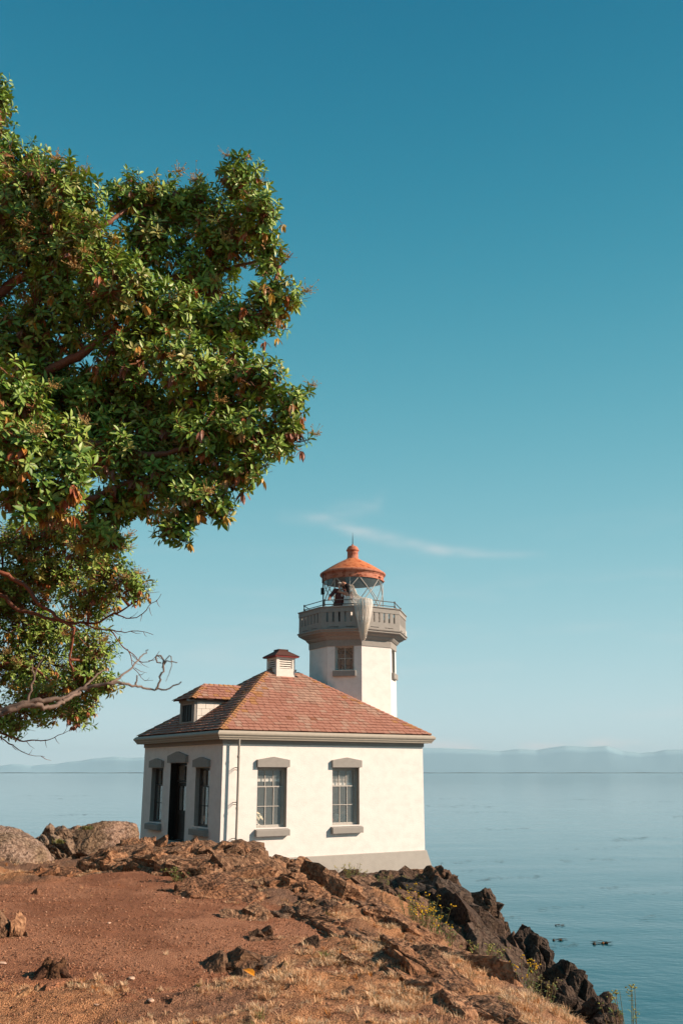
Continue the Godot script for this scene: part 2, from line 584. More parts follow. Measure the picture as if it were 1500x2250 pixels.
# ---------------------------------------------------------------- ground
const LAND := [
	-160, -159, -159, -159, -159, -159, -160, -159, -159, -159, -159, -160, -160, -159, -160, -160, -159, -159, -160, -158, -160, -157, -221, -354, -500, -774, -1050, -1102, -1144, -1176, -1200,
	-159, -163, -163, -163, -162, -162, -161, -161, -160, -159, -159, -159, -159, -158, -157, -155, -153, -151, -147, -143, -144, -164, -228, -350, -527, -749, -956, -1092, -1168, -1214, -1249,
	-159, -162, -162, -162, -162, -161, -161, -160, -159, -158, -159, -159, -159, -158, -156, -156, -156, -153, -151, -149, -150, -164, -214, -325, -492, -716, -945, -1099, -1184, -1238, -1278,
	-156, -158, -158, -157, -157, -158, -158, -157, -156, -156, -156, -157, -158, -156, -155, -155, -157, -156, -158, -158, -158, -162, -198, -300, -457, -690, -948, -1105, -1189, -1247, -1289,
	-146, -148, -149, -150, -150, -151, -151, -152, -152, -152, -153, -153, -152, -151, -149, -149, -149, -152, -155, -158, -159, -172, -216, -310, -464, -674, -897, -1071, -1178, -1242, -1286,
	-137, -139, -141, -142, -143, -144, -145, -146, -147, -149, -150, -150, -148, -145, -143, -142, -141, -143, -146, -153, -158, -168, -206, -281, -417, -636, -920, -1107, -1183, -1231, -1270,
	-130, -133, -135, -137, -139, -140, -140, -142, -145, -146, -148, -150, -146, -142, -138, -136, -135, -136, -139, -144, -154, -169, -211, -298, -445, -660, -908, -1082, -1164, -1204, -1234,
	-134, -134, -135, -137, -138, -140, -141, -143, -144, -145, -145, -145, -142, -139, -136, -134, -132, -133, -137, -144, -153, -180, -243, -340, -503, -710, -919, -1075, -1159, -1197, -1219,
	-139, -138, -138, -140, -142, -145, -146, -147, -147, -146, -145, -144, -142, -139, -136, -134, -132, -132, -132, -136, -148, -187, -255, -350, -531, -745, -984, -1135, -1191, -1232, -1266,
	-147, -145, -146, -147, -150, -153, -156, -154, -152, -151, -149, -148, -146, -143, -139, -135, -128, -119, -117, -123, -148, -204, -281, -396, -563, -764, -962, -1110, -1199, -1253, -1292,
	-162, -158, -157, -158, -159, -161, -163, -162, -160, -158, -157, -156, -155, -153, -148, -138, -124, -107, -106, -123, -155, -202, -272, -380, -554, -775, -970, -1119, -1209, -1263, -1300,
	-183, -177, -175, -174, -174, -173, -173, -171, -170, -168, -167, -167, -168, -171, -166, -154, -143, -134, -138, -154, -177, -205, -252, -346, -532, -783, -981, -1132, -1210, -1257, -1294,
	-208, -202, -201, -200, -198, -194, -191, -188, -186, -184, -182, -180, -180, -181, -178, -175, -173, -180, -180, -195, -213, -225, -247, -344, -559, -785, -975, -1108, -1188, -1233, -1266,
	-238, -240, -244, -243, -238, -229, -218, -215, -212, -207, -202, -198, -196, -195, -193, -191, -190, -192, -195, -202, -212, -228, -284, -399, -602, -858, -1021, -1135, -1184, -1204, -1220,
	-323, -318, -317, -312, -303, -289, -274, -262, -252, -241, -231, -223, -219, -215, -210, -205, -203, -202, -206, -213, -227, -257, -323, -442, -631, -847, -1007, -1113, -1169, -1197, -1224,
	-439, -428, -418, -406, -390, -370, -348, -326, -303, -281, -262, -248, -238, -232, -225, -219, -214, -213, -218, -231, -249, -263, -312, -431, -620, -817, -971, -1079, -1151, -1202, -1243,
	-560, -548, -532, -514, -491, -464, -432, -397, -360, -324, -291, -266, -247, -235, -230, -230, -221, -219, -225, -237, -247, -249, -259, -351, -606, -850, -970, -1070, -1147, -1206, -1254,
	-685, -672, -652, -628, -600, -566, -524, -474, -418, -364, -316, -277, -249, -232, -223, -219, -216, -219, -231, -245, -259, -269, -309, -419, -602, -797, -954, -1069, -1152, -1213, -1260,
	-814, -796, -769, -739, -707, -672, -626, -557, -478, -400, -339, -285, -247, -227, -217, -215, -221, -233, -247, -259, -269, -283, -320, -416, -597, -808, -968, -1086, -1167, -1218, -1258,
	-920, -898, -867, -833, -797, -758, -710, -625, -533, -447, -371, -307, -258, -226, -213, -217, -231, -251, -268, -277, -283, -286, -308, -379, -572, -808, -960, -1079, -1158, -1201, -1239,
	-982, -967, -941, -907, -864, -812, -747, -665, -574, -484, -401, -331, -274, -229, -212, -223, -241, -263, -283, -300, -320, -296, -299, -377, -549, -736, -899, -1023, -1108, -1163, -1200,
	-1045, -1032, -1008, -973, -927, -870, -798, -713, -616, -517, -427, -357, -304, -265, -245, -245, -258, -283, -307, -305, -298, -292, -311, -390, -540, -723, -888, -1007, -1087, -1146, -1196,
	-1110, -1098, -1073, -1038, -995, -941, -870, -781, -677, -565, -450, -400, -353, -313, -285, -271, -275, -290, -302, -301, -298, -301, -314, -375, -541, -746, -950, -1020, -1083, -1139, -1189,
	-1177, -1159, -1130, -1097, -1061, -1019, -964, -869, -764, -659, -566, -492, -433, -383, -339, -305, -307, -313, -312, -313, -332, -364, -410, -491, -615, -762, -897, -996, -1068, -1127, -1180,
	-1200, -1188, -1165, -1138, -1107, -1070, -1018, -940, -851, -761, -677, -603, -540, -489, -447, -417, -407, -403, -395, -391, -425, -472, -530, -605, -698, -800, -899, -986, -1058, -1119, -1173,
	-1199, -1195, -1182, -1162, -1136, -1102, -1057, -999, -932, -860, -788, -719, -660, -625, -599, -580, -567, -557, -552, -556, -575, -610, -657, -716, -785, -860, -935, -1004, -1066, -1122, -1173,
	-1199, -1198, -1192, -1181, -1163, -1139, -1106, -1065, -1017, -963, -908, -855, -812, -786, -772, -762, -752, -741, -731, -728, -736, -755, -786, -827, -878, -933, -990, -1043, -1093, -1137, -1181,
	-1200, -1203, -1204, -1201, -1193, -1180, -1162, -1138, -1108, -1069, -1029, -993, -967, -953, -949, -952, -949, -931, -909, -894, -889, -895, -911, -938, -973, -1014, -1057, -1099, -1135, -1163, -1193,
	-1200, -1213, -1221, -1225, -1225, -1221, -1215, -1207, -1200, -1166, -1136, -1112, -1097, -1093, -1101, -1119, -1150, -1101, -1063, -1038, -1024, -1021, -1028, -1044, -1068, -1097, -1129, -1164, -1200, -1200, -1200
]
const LAND_W := 31
const LAND_H := 29
var n_big: FastNoiseLite
var n_ridge: FastNoiseLite
var n_cell: FastNoiseLite
var n_fine: FastNoiseLite
var n_block: FastNoiseLite


func land(x: float, d: float) -> float:   # height of the smooth ground above the sea at x across and d ahead
	var u := clampf(x + 20.0, 0.0, LAND_W - 1.001)
	var w := clampf(d / 1.5, 0.0, LAND_H - 1.001)
	var i := int(u); var j := int(w)
	var col := [0.0, 0.0, 0.0, 0.0]
	for q in 4:
		var jj := clampi(j - 1 + q, 0, LAND_H - 1) * LAND_W
		col[q] = cubic_interpolate(LAND[jj + i], LAND[jj + mini(i + 1, LAND_W - 1)], LAND[jj + maxi(i - 1, 0)], LAND[jj + mini(i + 2, LAND_W - 1)], u - i)
	var added_hill := clampf((-12.5 - x) * 1.05, 0.0, 23.0) * smoothstep(36.0, 31.0, d) if x < -12.5 else 0.0   # unseen slope added to warm the shaded wall and block sky
	return EYE + cubic_interpolate(col[1], col[2], col[0], col[3], w - j) * 0.01 + added_hill


func dirtness(x: float, d: float) -> float:   # 1 on the trodden bare earth
	if d < 7.4 and d > 5.0 and n_fine.get_noise_2d(x * 0.8, d * 1.5 + 5.0) > -0.05 - (7.4 - d) * 0.25: return 0.25
	var wob := n_big.get_noise_2d(x * 2.0, d * 2.0) * 0.9
	var e := Vector2((x + 2.5 - (9.5 - d) * 0.05) / 2.5, (d - 9.8) / 3.3).length() + wob * 0.35
	var a := smoothstep(1.05, 0.85, e)
	var e2 := Vector2((x - 1.6) / 0.45, (d - 11.0) / 1.8).length() + wob * 0.3
	var back := smoothstep(3.0, 0.0, d)
	return maxf(maxf(a, smoothstep(1.1, 0.8, e2)), back)


func relief(x: float, d: float, dirt: float) -> float:
	var near := smoothstep(45.0, 30.0, d)
	var a := x * 0.82 + d * 0.57
	var b := -x * 0.57 + d * 0.82
	var rock := n_ridge.get_noise_2d(a * 0.55, b * 1.5) * 0.10 + n_fine.get_noise_2d(x * 1.4, d * 1.4) * 0.05
	rock += n_ridge.get_noise_2d(a * 1.6 + 9.0, b * 5.0) * 0.045
	rock -= 0.20 * broken_crest(x, d) + 0.10 * smoothstep(1.1, 0.7, Vector2((x + 1.66) / 0.85, (d - 11.6) / 0.9).length())
	var soil := n_fine.get_noise_2d(x * 0.5, d * 0.5) * 0.035 + n_fine.get_noise_2d(x * 4.0, d * 4.0) * 0.006
	return lerpf(rock, soil, dirt) * near


func broken_crest(x: float, d: float) -> float:
	return smoothstep(2.7, 1.9, Vector2((x + 2.0) * 0.8, (d - 14.4) * 1.15).length())


func crag(x: float, d: float) -> float:   # 1 where the bedrock is bare and broken
	var crest := smoothstep(2.6, 1.7, Vector2((x + 2.0) * 0.8, (d - 14.4) * 1.15).length())
	var edge := smoothstep(1.1, 0.5, absf((x - 0.45) - (10.5 - d) * 0.22)) * smoothstep(14.5, 13.0, d) * smoothstep(7.0, 8.0, d) * 0.8
	var far := smoothstep(16.5, 18.0, d)
	return maxf(crest, maxf(edge, far * 0.8))


func ground(x: float, d: float) -> float:
	return land(x, d) + relief(x, d, dirtness(x, d))


func make_ground() -> void:
	var smooth := FastNoiseLite.TYPE_SIMPLEX_SMOOTH
	n_big = noise(smooth, 0.25, 3, 101)
	n_ridge = noise(smooth, 0.5, 5, 102, 0.55)
	n_ridge.fractal_type = FastNoiseLite.FRACTAL_RIDGED
	n_cell = noise(FastNoiseLite.TYPE_CELLULAR, 0.9, 2, 103)
	n_cell.cellular_return_type = FastNoiseLite.RETURN_DISTANCE2_SUB
	n_fine = noise(smooth, 1.0, 4, 104, 0.6)
	n_block = noise(FastNoiseLite.TYPE_CELLULAR, 1.0, 1, 106)
	n_block.cellular_return_type = FastNoiseLite.RETURN_CELL_VALUE
	n_block.cellular_jitter = 1.0
	var n_tint := noise(smooth, 0.35, 4, 105)
	var angles: Array[float] = []
	var a := -180.0
	while a < 179.9:
		angles.append(deg_to_rad(a))
		a += 0.115 if absf(a) < 24.0 else (0.8 if absf(a) < 45.0 else 5.0)
	var radii: Array[float] = [0.4, 1.2, 2.4, 3.6]
	var r := 4.2
	while r < 24.0:
		radii.append(r)
		r *= 1.0055
	while r < 46.0:
		radii.append(r)
		r *= 1.02
	while r < 160.0:
		radii.append(r)
		r *= 1.2
	var v := PackedVector3Array()
	var c := PackedColorArray()
	var idx := PackedInt32Array()
	var nc := angles.size()
	for q in radii:
		for g in angles:
			var x := q * sin(g); var d := q * cos(g)
			var dirt := dirtness(x, d)
			if x < -3.5 and d > 17.0: dirt = 1.0
			if x < -12.5: dirt = 0.0
			var h := land(x, d)
			if q < 46.0 and absf(g) < 0.8:
				h += relief(x, d, dirt)
			if d > 42.0: h = minf(h, -1.5)
			v.append(Vector3(x, h, -d))
			# what grows or lies there: earth, stone, dead grass
			var t1 := n_tint.get_noise_2d(x * 1.0, d * 1.0)
			var t2 := n_fine.get_noise_2d(x * 1.2 + 40.0, d * 1.2)
			var earth := Color(0.70, 0.375, 0.225).lerp(Color(0.50, 0.24, 0.135), clampf(0.45 + t2 * 1.6 + t1 * 1.6, 0.0, 1.0))
			var stone := Color(0.42, 0.25, 0.15).lerp(Color(0.31, 0.21, 0.15), clampf(0.5 + t1 * 1.3 + 0.35 * n_block.get_noise_2d(x * 1.3, d * 1.3), 0.0, 1.0))
			var dead := Color(0.64, 0.37, 0.19)
			var grassy := clampf(smoothstep(0.02, 0.3, n_tint.get_noise_2d(x * 1.6 + 9.0, d * 1.6 - 30.0)) * 0.9, 0.0, 1.0) * smoothstep(20.0, 15.0, d)
			if x > -0.6 and d < 11.5: grassy = maxf(grassy, 0.6 * smoothstep(-0.25, 0.15, n_tint.get_noise_2d(x * 1.1, d * 2.0)))
			var k := stone.lerp(dead, grassy).lerp(earth, dirt)
			if x < -12.5: k = Color(0.27, 0.15, 0.07)  # added slope out of view, brown to throw warm light back
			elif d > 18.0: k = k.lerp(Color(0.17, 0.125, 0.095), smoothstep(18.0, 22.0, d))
			c.append(k)
	for i in radii.size() - 1:
		for j in nc:
			var j2 := (j + 1) % nc
			var p := i * nc + j; var p2 := i * nc + j2; var q := p + nc; var q2 := p2 + nc
			idx.append_array([p, q, q2, p, q2, p2])
	tag(structure("ground", flat_mesh(v, c, idx), M.soil), "reddish bare earth and worn rock of the headland", "ground")


func smooth_mesh(v: PackedVector3Array, c: PackedColorArray, idx: PackedInt32Array) -> ArrayMesh:   # triangles already clockwise
	var n := PackedVector3Array()
	n.resize(v.size())
	for i in range(0, idx.size(), 3):
		var a := idx[i]; var b := idx[i + 1]; var e := idx[i + 2]
		var k := (v[e] - v[a]).cross(v[b] - v[a])
		n[a] += k; n[b] += k; n[e] += k
	for i in n.size():
		n[i] = n[i].normalized()
	var arr := []
	arr.resize(Mesh.ARRAY_MAX)
	arr[Mesh.ARRAY_VERTEX] = v
	arr[Mesh.ARRAY_NORMAL] = n
	arr[Mesh.ARRAY_COLOR] = c
	arr[Mesh.ARRAY_INDEX] = idx
	var m := ArrayMesh.new()
	m.add_surface_from_arrays(Mesh.PRIMITIVE_TRIANGLES, arr)
	return m


func flat_mesh(v: PackedVector3Array, c: PackedColorArray, idx: PackedInt32Array) -> ArrayMesh:   # each facet keeps its own edge
	var sm := PackedVector3Array()
	sm.resize(v.size())
	var face := PackedVector3Array()
	for i in range(0, idx.size(), 3):
		var a := idx[i]; var b := idx[i + 1]; var e := idx[i + 2]
		var k := (v[e] - v[a]).cross(v[b] - v[a]).normalized()
		face.append(k)
		sm[a] += k; sm[b] += k; sm[e] += k
	var vv := PackedVector3Array(); var nn := PackedVector3Array(); var cc := PackedColorArray()
	for i in idx.size():
		var q := idx[i]
		var k := face[i / 3]
		vv.append(v[q]); cc.append(c[q])
		nn.append((k * 0.75 + sm[q].normalized() * 0.25).normalized())
	var arr := []
	arr.resize(Mesh.ARRAY_MAX)
	arr[Mesh.ARRAY_VERTEX] = vv
	arr[Mesh.ARRAY_NORMAL] = nn
	arr[Mesh.ARRAY_COLOR] = cc
	var m := ArrayMesh.new()
	m.add_surface_from_arrays(Mesh.PRIMITIVE_TRIANGLES, arr)
	return m


# ---------------------------------------------------------------- building
func wall_panel(s: Shape, w: float, h: float, holes: Array, t: float, x: Transform3D, back := 1.0) -> void:   # outer face at z = 0, inner at -t; x from -w/2, y from 0
	var xs: Array[float] = [-w / 2, w / 2]
	var ys: Array[float] = [0.0, h]
	for r: Rect2 in holes:
		for q: float in [r.position.x, r.end.x]:
			if not xs.has(q): xs.append(q)
		for q: float in [r.position.y, r.end.y]:
			if not ys.has(q): ys.append(q)
	xs.sort(); ys.sort()
	var f := func(px: float, py: float) -> Vector3: return x * Vector3(px, py, 0)
	var g := func(px: float, py: float) -> Vector3: return x * Vector3(px * back, py, -t)
	for i in xs.size() - 1:
		for j in ys.size() - 1:
			var m := Vector2((xs[i] + xs[i + 1]) / 2, (ys[j] + ys[j + 1]) / 2)
			var open := false
			for r: Rect2 in holes:
				open = open or r.has_point(m)
			if open: continue
			var a := xs[i]; var b := xs[i + 1]; var c := ys[j]; var d := ys[j + 1]
			s.quad(f.call(a, c), f.call(b, c), f.call(b, d), f.call(a, d))
			s.quad(g.call(b, c), g.call(a, c), g.call(a, d), g.call(b, d))
	for r: Rect2 in holes:
		var a := r.position.x; var b := r.end.x; var c := r.position.y; var d := r.end.y
		s.quad(f.call(a, c), g.call(a, c), g.call(b, c), f.call(b, c))
		s.quad(f.call(b, d), g.call(b, d), g.call(a, d), f.call(a, d))
		s.quad(f.call(a, d), g.call(a, d), g.call(a, c), f.call(a, c))
		s.quad(f.call(b, c), g.call(b, c), g.call(b, d), f.call(b, d))
	var a := -w / 2; var b := w / 2
	s.quad(f.call(a, 0), g.call(a, 0), g.call(a, h), f.call(a, h))
	s.quad(f.call(b, h), g.call(b, h), g.call(b, 0), f.call(b, 0))
	s.quad(f.call(a, h), g.call(a, h), g.call(b, h), f.call(b, h))
	s.quad(f.call(b, 0), g.call(b, 0), g.call(a, 0), f.call(a, 0))


func ring(s: Shape, prof: Array, x0: float, x1: float, z0: float, z1: float) -> void:   # prof: outward, height from below upwards
	for i in prof.size() - 1:
		var p: Vector2 = prof[i]; var q: Vector2 = prof[i + 1]
		var at := func(o: Vector2, k: int) -> Vector3:
			match k % 4:
				0: return Vector3(x0 - o.x, o.y, z1 + o.x)
				1: return Vector3(x1 + o.x, o.y, z1 + o.x)
				2: return Vector3(x1 + o.x, o.y, z0 - o.x)
			return Vector3(x0 - o.x, o.y, z0 - o.x)
		for k in 4:
			s.quad(at.call(p, k), at.call(p, k + 1), at.call(q, k + 1), at.call(q, k))


const BW := 7.12
const BD := 6.0


func face(which: String, along: float, up := 0.0) -> Transform3D:   # on a wall's outer plane, z outwards, in the building's own axes
	match which:
		"front": return Transform3D(Basis.IDENTITY, Vector3(along, up, 0))
		"left": return Transform3D(Basis(Vector3(0, 0, 1), Vector3.UP, Vector3(-1, 0, 0)), Vector3(0, up, along))
		"back": return Transform3D(Basis(Vector3(-1, 0, 0), Vector3.UP, Vector3(0, 0, -1)), Vector3(along, up, -BD))
	return Transform3D(Basis(Vector3(0, 0, -1), Vector3.UP, Vector3(1, 0, 0)), Vector3(BW, up, along))


func make_building() -> void:
	var b := thing("keeper_building", "cream stucco building with red hipped roof and grey window trim below the tower", "building", CORNER, TURN)
	var bottom := 0.84            # the white wall stands on the plinth
	var top := 3.99
	var win := Rect2(-0.49, 1.67 - bottom, 0.98, 1.67)
	var front_at := [1.61, 4.16]
	var back_at := [3.15]
	var left_at := [-1.32, -4.79]
	var shift := func(r: Rect2, x: float) -> Rect2: return Rect2(r.position.x + x, r.position.y, r.size.x, r.size.y)
	var s := Shape.new()
	wall_panel(s, BW, top - bottom, front_at.map(func(x): return shift.call(win, x - BW / 2)), 0.32, face("front", BW / 2, bottom))
	put("wall", s, M.plaster, b)
	s = Shape.new()
	wall_panel(s, BW, top - bottom, back_at.map(func(x): return shift.call(win, BW / 2 - x)), 0.32, face("back", BW / 2, bottom))
	put("wall", s, M.plaster, b)
	s = Shape.new()
	var inner := BD - 0.64
	var door := Rect2(-3.09 + BD / 2 - 0.635, 1.2 - bottom, 1.27, 2.285)
	wall_panel(s, inner, top - bottom, left_at.map(func(z): return shift.call(win, z + BD / 2)) + [door], 0.32, face("left", -BD / 2, bottom))
	put("wall", s, M.plaster, b)
	s = Shape.new()
	wall_panel(s, inner, top - bottom, [], 0.32, face("right", -BD / 2, bottom))
	put("wall", s, M.plaster, b)
	s = Shape.new()      # ends of the front and back walls show on the side walls: plinth, floor, ceiling
	ring(s, [Vector2(0.36, -1.2), Vector2(0.30, -0.3), Vector2(0.045, bottom - 0.02), Vector2(0.03, bottom + 0.0)], 0, BW, -BD, 0)
	s.quad(Vector3(-0.03, bottom, 0.03), Vector3(BW + 0.03, bottom, 0.03), Vector3(BW + 0.03, bottom, -BD - 0.03), Vector3(-0.03, bottom, -BD - 0.03))
	put("plinth", s, M.concrete, b)
	s = Shape.new()
	s.box(Vector3(BW / 2, 1.1, -BD / 2), Vector3(BW - 0.66, 0.2, BD - 0.66))
	put("floor", s, M.floor, b)
	s = Shape.new()
	s.box(Vector3(BW / 2, 4.06, -BD / 2), Vector3(BW - 0.1, 0.12, BD - 0.1))
	put("ceiling", s, M.inside, b)
	s = Shape.new()
	ring(s, [Vector2(0.0, 3.992), Vector2(0.028, 3.992), Vector2(0.03, 4.105), Vector2(0.03, 4.2)], 0, BW, -BD, 0)
	put("frieze", s, M.trim, b)
	s = Shape.new()
	ring(s, [Vector2(0.0, 4.108), Vector2(0.215, 4.108), Vector2(0.222, 4.14), Vector2(0.235, 4.145), Vector2(0.24, 4.165), Vector2(0.258, 4.17), Vector2(0.262, 4.2), Vector2(0.285, 4.215), Vector2(0.308, 4.245), Vector2(0.312, 4.285), Vector2(0.30, 4.295), Vector2(0.255, 4.345), Vector2(0.235, 4.352), Vector2(0.05, 4.362)], 0, BW, -BD, 0)
	put("cornice", s, M.cornice, b)
	for x in front_at: make_window(b, face("front", x, 1.67), M.sash)
	for z in left_at: make_window(b, face("left", z, 1.67), M.sash_in_shade)  # same paint as the front sashes, darkened here for the shade
	for x in back_at: make_window(b, face("back", x, 1.67), M.sash)
	make_door(b, face("left", -3.09, 1.2))
	make_roof(b)
	make_dormer(b)
	make_cupola(b)
	# downspout held away from the wall near the corner
	s = Shape.new()
	s.tube(PackedVector3Array([Vector3(0.40, 4.12, 0.21), Vector3(0.40, 2.6, 0.21), Vector3(0.39, 1.0, 0.21), Vector3(0.39, 0.5, 0.22)]), PackedFloat32Array([0.034]), 10)
	for y in [2.2, 3.6]: s.tube(PackedVector3Array([Vector3(0.395, y, 0.21), Vector3(0.395, y + 0.06, 0.21)]), PackedFloat32Array([0.042]), 10)
	var pipe := put("downspout", s, M.pipe, b)
	for y in [3.3, 2.36, 1.4]:
		s = Shape.new()
		s.tube(PackedVector3Array([Vector3(0.40, y, 0.215), Vector3(0.36, y + 0.035, 0.16), Vector3(0.36, y + 0.02, 0.0)]), PackedFloat32Array([0.012]), 6)
		s.tube(PackedVector3Array([Vector3(0.40, y - 0.05, 0.215), Vector3(0.37, y - 0.03, 0.14), Vector3(0.37, y - 0.03, 0.0)]), PackedFloat32Array([0.010]), 6)
		put("bracket", s, M.pipe, pipe)


func lintel_shape(w: float, side: float, peak: float, proud: float) -> Shape:
	var s := Shape.new()
	s.prism(PackedVector2Array([Vector2(-w / 2, 0), Vector2(w / 2, 0), Vector2(w / 2, side), Vector2(0, peak), Vector2(-w / 2, side)]), Transform3D(Basis.IDENTITY, Vector3(0, 0, -0.02)), proud + 0.02)
	return s


func placed(o: Node3D, x: Transform3D) -> Node3D:
	o.transform = x
	return o


func group_part(called: String, parent: Node, x: Transform3D) -> Node3D:
	var o := Node3D.new()
	o.name = child_name(parent, called)
	parent.add_child(o, true)
	o.transform = x
	return o


func make_window(b: Node3D, x: Transform3D, paint: Material) -> void:   # opening 0.98 wide, 1.67 high, its foot at the origin
	var w := group_part("window", b, x)
	var h := 1.67
	var hw := 0.49
	put("lintel", lintel_shape(1.06, 0.205, 0.29, 0.10), M.trim, w).position = Vector3(0, h + 0.01, 0)
	var s := Shape.new()
	s.prism(PackedVector2Array([Vector2(-0.155, 0.0), Vector2(0.13, -0.055), Vector2(0.14, -0.07), Vector2(0.14, -0.225), Vector2(0.0, -0.225), Vector2(-0.02, -0.08), Vector2(-0.155, -0.06)]), Transform3D(Basis(Vector3(0, 0, 1), Vector3.UP, Vector3(-1, 0, 0)), Vector3(0.49 - 0.002, 0.002, 0)), 0.976)
	for e in [-1, 1]:
		s.prism(PackedVector2Array([Vector2(0.0, -0.03), Vector2(0.13, -0.055), Vector2(0.14, -0.07), Vector2(0.14, -0.225), Vector2(0.0, -0.225)]), Transform3D(Basis(Vector3(0, 0, 1), Vector3.UP, Vector3(-1, 0, 0)), Vector3(e * 0.514 + 0.026, 0, 0)), 0.052)
	put("sill", s, M.trim, w)
	s = Shape.new()      # lining of the opening, painted like the trim
	for e in [-1, 1]:
		s.box(Vector3(e * (hw - 0.006), h / 2, -0.075), Vector3(0.008, h, 0.14))
	s.box(Vector3(0, h - 0.008, -0.075), Vector3(0.96, 0.008, 0.14))
	put("reveal", s, M.trim, w)
	s = Shape.new()
	for e in [-1, 1]:
		s.box(Vector3(e * (hw - 0.028), h / 2, -0.185), Vector3(0.05, h - 0.02, 0.09))
	s.box(Vector3(0, h - 0.028, -0.185), Vector3(0.88, 0.036, 0.09))
	s.box(Vector3(0, 0.018, -0.185), Vector3(0.88, 0.03, 0.09))
	put("frame", s, paint, w)
	var meet := 1.13
	for up in 2:
		var y0 := meet - 0.02 if up == 1 else 0.035
		var y1 := h - 0.048 if up == 1 else meet + 0.02
		var z := -0.205 if up == 1 else -0.165
		s = Shape.new()
		for e in [-1, 1]:
			s.box(Vector3(e * 0.42, (y0 + y1) / 2, z), Vector3(0.032, y1 - y0, 0.034))
		s.box(Vector3(0, y1 - 0.018, z), Vector3(0.807, 0.036, 0.034))
		s.box(Vector3(0, y0 + 0.02, z), Vector3(0.807, 0.04, 0.034))
		for e in [-0.135, 0.135]:
			s.box(Vector3(e, (y0 + y1) / 2, z + 0.002), Vector3(0.022, y1 - y0 - 0.07, 0.030))
		if up == 0:
			for k in 3:
				s.box(Vector3((k - 1) * 0.27, 0.585, z + 0.002), Vector3(0.246, 0.022, 0.028))
		put("sash", s, paint, w)
		for i in 3:
			for j in (2 if up == 0 else 1):
				var g := Shape.new()
				var ph := (y1 - y0 - 0.07) / (2.0 if up == 0 else 1.0)
				g.box(Vector3((i - 1) * 0.27, y0 + 0.035 + ph * (j + 0.5), z - 0.006), Vector3(0.252, ph - 0.012, 0.003))
				put("pane", g, M.glass, w)


func make_door(b: Node3D, x: Transform3D) -> void:
	var d := group_part("door", b, x)
	var s := Shape.new()
	put("lintel", lintel_shape(1.42, 0.21, 0.335, 0.10), M.trim, d).position = Vector3(0, 2.29, 0)
	s = Shape.new()
	s.box(Vector3(0, -0.05, -0.06), Vector3(1.26, 0.1, 0.30))
	put("threshold", s, M.concrete, d)
	s = Shape.new()
	for e in [-1, 1]:
		s.box(Vector3(e * 0.63, 1.14, -0.11), Vector3(0.008, 2.28, 0.21))
		s.box(Vector3(e * 0.585, 1.14, -0.245), Vector3(0.09, 2.27, 0.07))
	s.box(Vector3(0, 2.245, -0.245), Vector3(1.07, 0.06, 0.07))
	s.box(Vector3(0, 1.73, -0.24), Vector3(1.07, 0.07, 0.09))
	s.box(Vector3(0, 1.98, -0.245), Vector3(0.035, 0.42, 0.05))
	put("frame", s, M.frame_dark, d)
	for e in [-1, 1]:
		s = Shape.new()
		s.box(Vector3(e * 0.276, 1.985, -0.25), Vector3(0.512, 0.44, 0.004))
		put("pane", s, M.glass, d)
	s = Shape.new()
	for e in [-1, 1]:
		s.box(Vector3(e * 0.475, 0.845, -0.25), Vector3(0.12, 1.67, 0.045))
	for q in [[0.12, 0.22], [0.80, 0.14], [1.63, 0.10]]:
		s.box(Vector3(0, q[0], -0.25), Vector3(0.83, q[1], 0.045))
	s.box(Vector3(0, 0.48, -0.255), Vector3(0.83, 0.50, 0.02))
	for e in [-0.14, 0.14]:
		s.box(Vector3(e, 1.225, -0.25), Vector3(0.03, 0.71, 0.04))
	put("door_leaf", s, M.frame_dark, d)
	for k in 3:
		s = Shape.new()
		s.box(Vector3((k - 1) * 0.277, 1.225, -0.25), Vector3(0.245, 0.71, 0.004))
		put("pane", s, M.glass, d)
	s = Shape.new()
	s.lathe(PackedVector2Array([Vector2(0.0, 0.0), Vector2(0.02, 0.0), Vector2(0.012, 0.03), Vector2(0.03, 0.05), Vector2(0.03, 0.07), Vector2(0.0, 0.08)]), 12)
	put("handle", s, M.pipe, d).transform = Transform3D(Basis(Vector3(1, 0, 0), Vector3(0, 0, 1), Vector3(0, -1, 0)), Vector3(0.47, 0.95, -0.228))


# ---------------------------------------------------------------- roof
const EAVE := 4.37
const RIDGE := 6.48
const OVER := 0.20
var unit_shingle: ArrayMesh
var shingle_paint: Array[StandardMaterial3D] = []
var n_roof: FastNoiseLite
const TONES := [Color(0.54, 0.262, 0.192), Color(0.505, 0.238, 0.17), Color(0.555, 0.28, 0.205), Color(0.55, 0.305, 0.225), Color(0.555, 0.345, 0.26), Color(0.55, 0.27, 0.12), Color(0.38, 0.165, 0.10)]


func tone(px: float, v: float, len_: float, edge: float) -> int:   # which of TONES a shingle has, by where it lies
	var q := n_roof.get_noise_2d(px * 0.7, v * 0.7)
	var pale := q + 0.55 * exp(-pow((px - 4.3) / 2.0, 2.0) - pow((v - 2.2) / 1.1, 2.0)) + rng.randf_range(-0.3, 0.3)
	if edge < 0.30 and rng.randf() < 0.22: return 5
	if rng.randf() < 0.010: return 6
	if px > 4.5 and v > 1.2 and rng.randf() < 0.05: return 5
	if pale > 0.42: return 4
	if pale > 0.24: return 3
	var k := rng.randf()
	return 0 if k < 0.5 else (1 if k < 0.75 else 2)


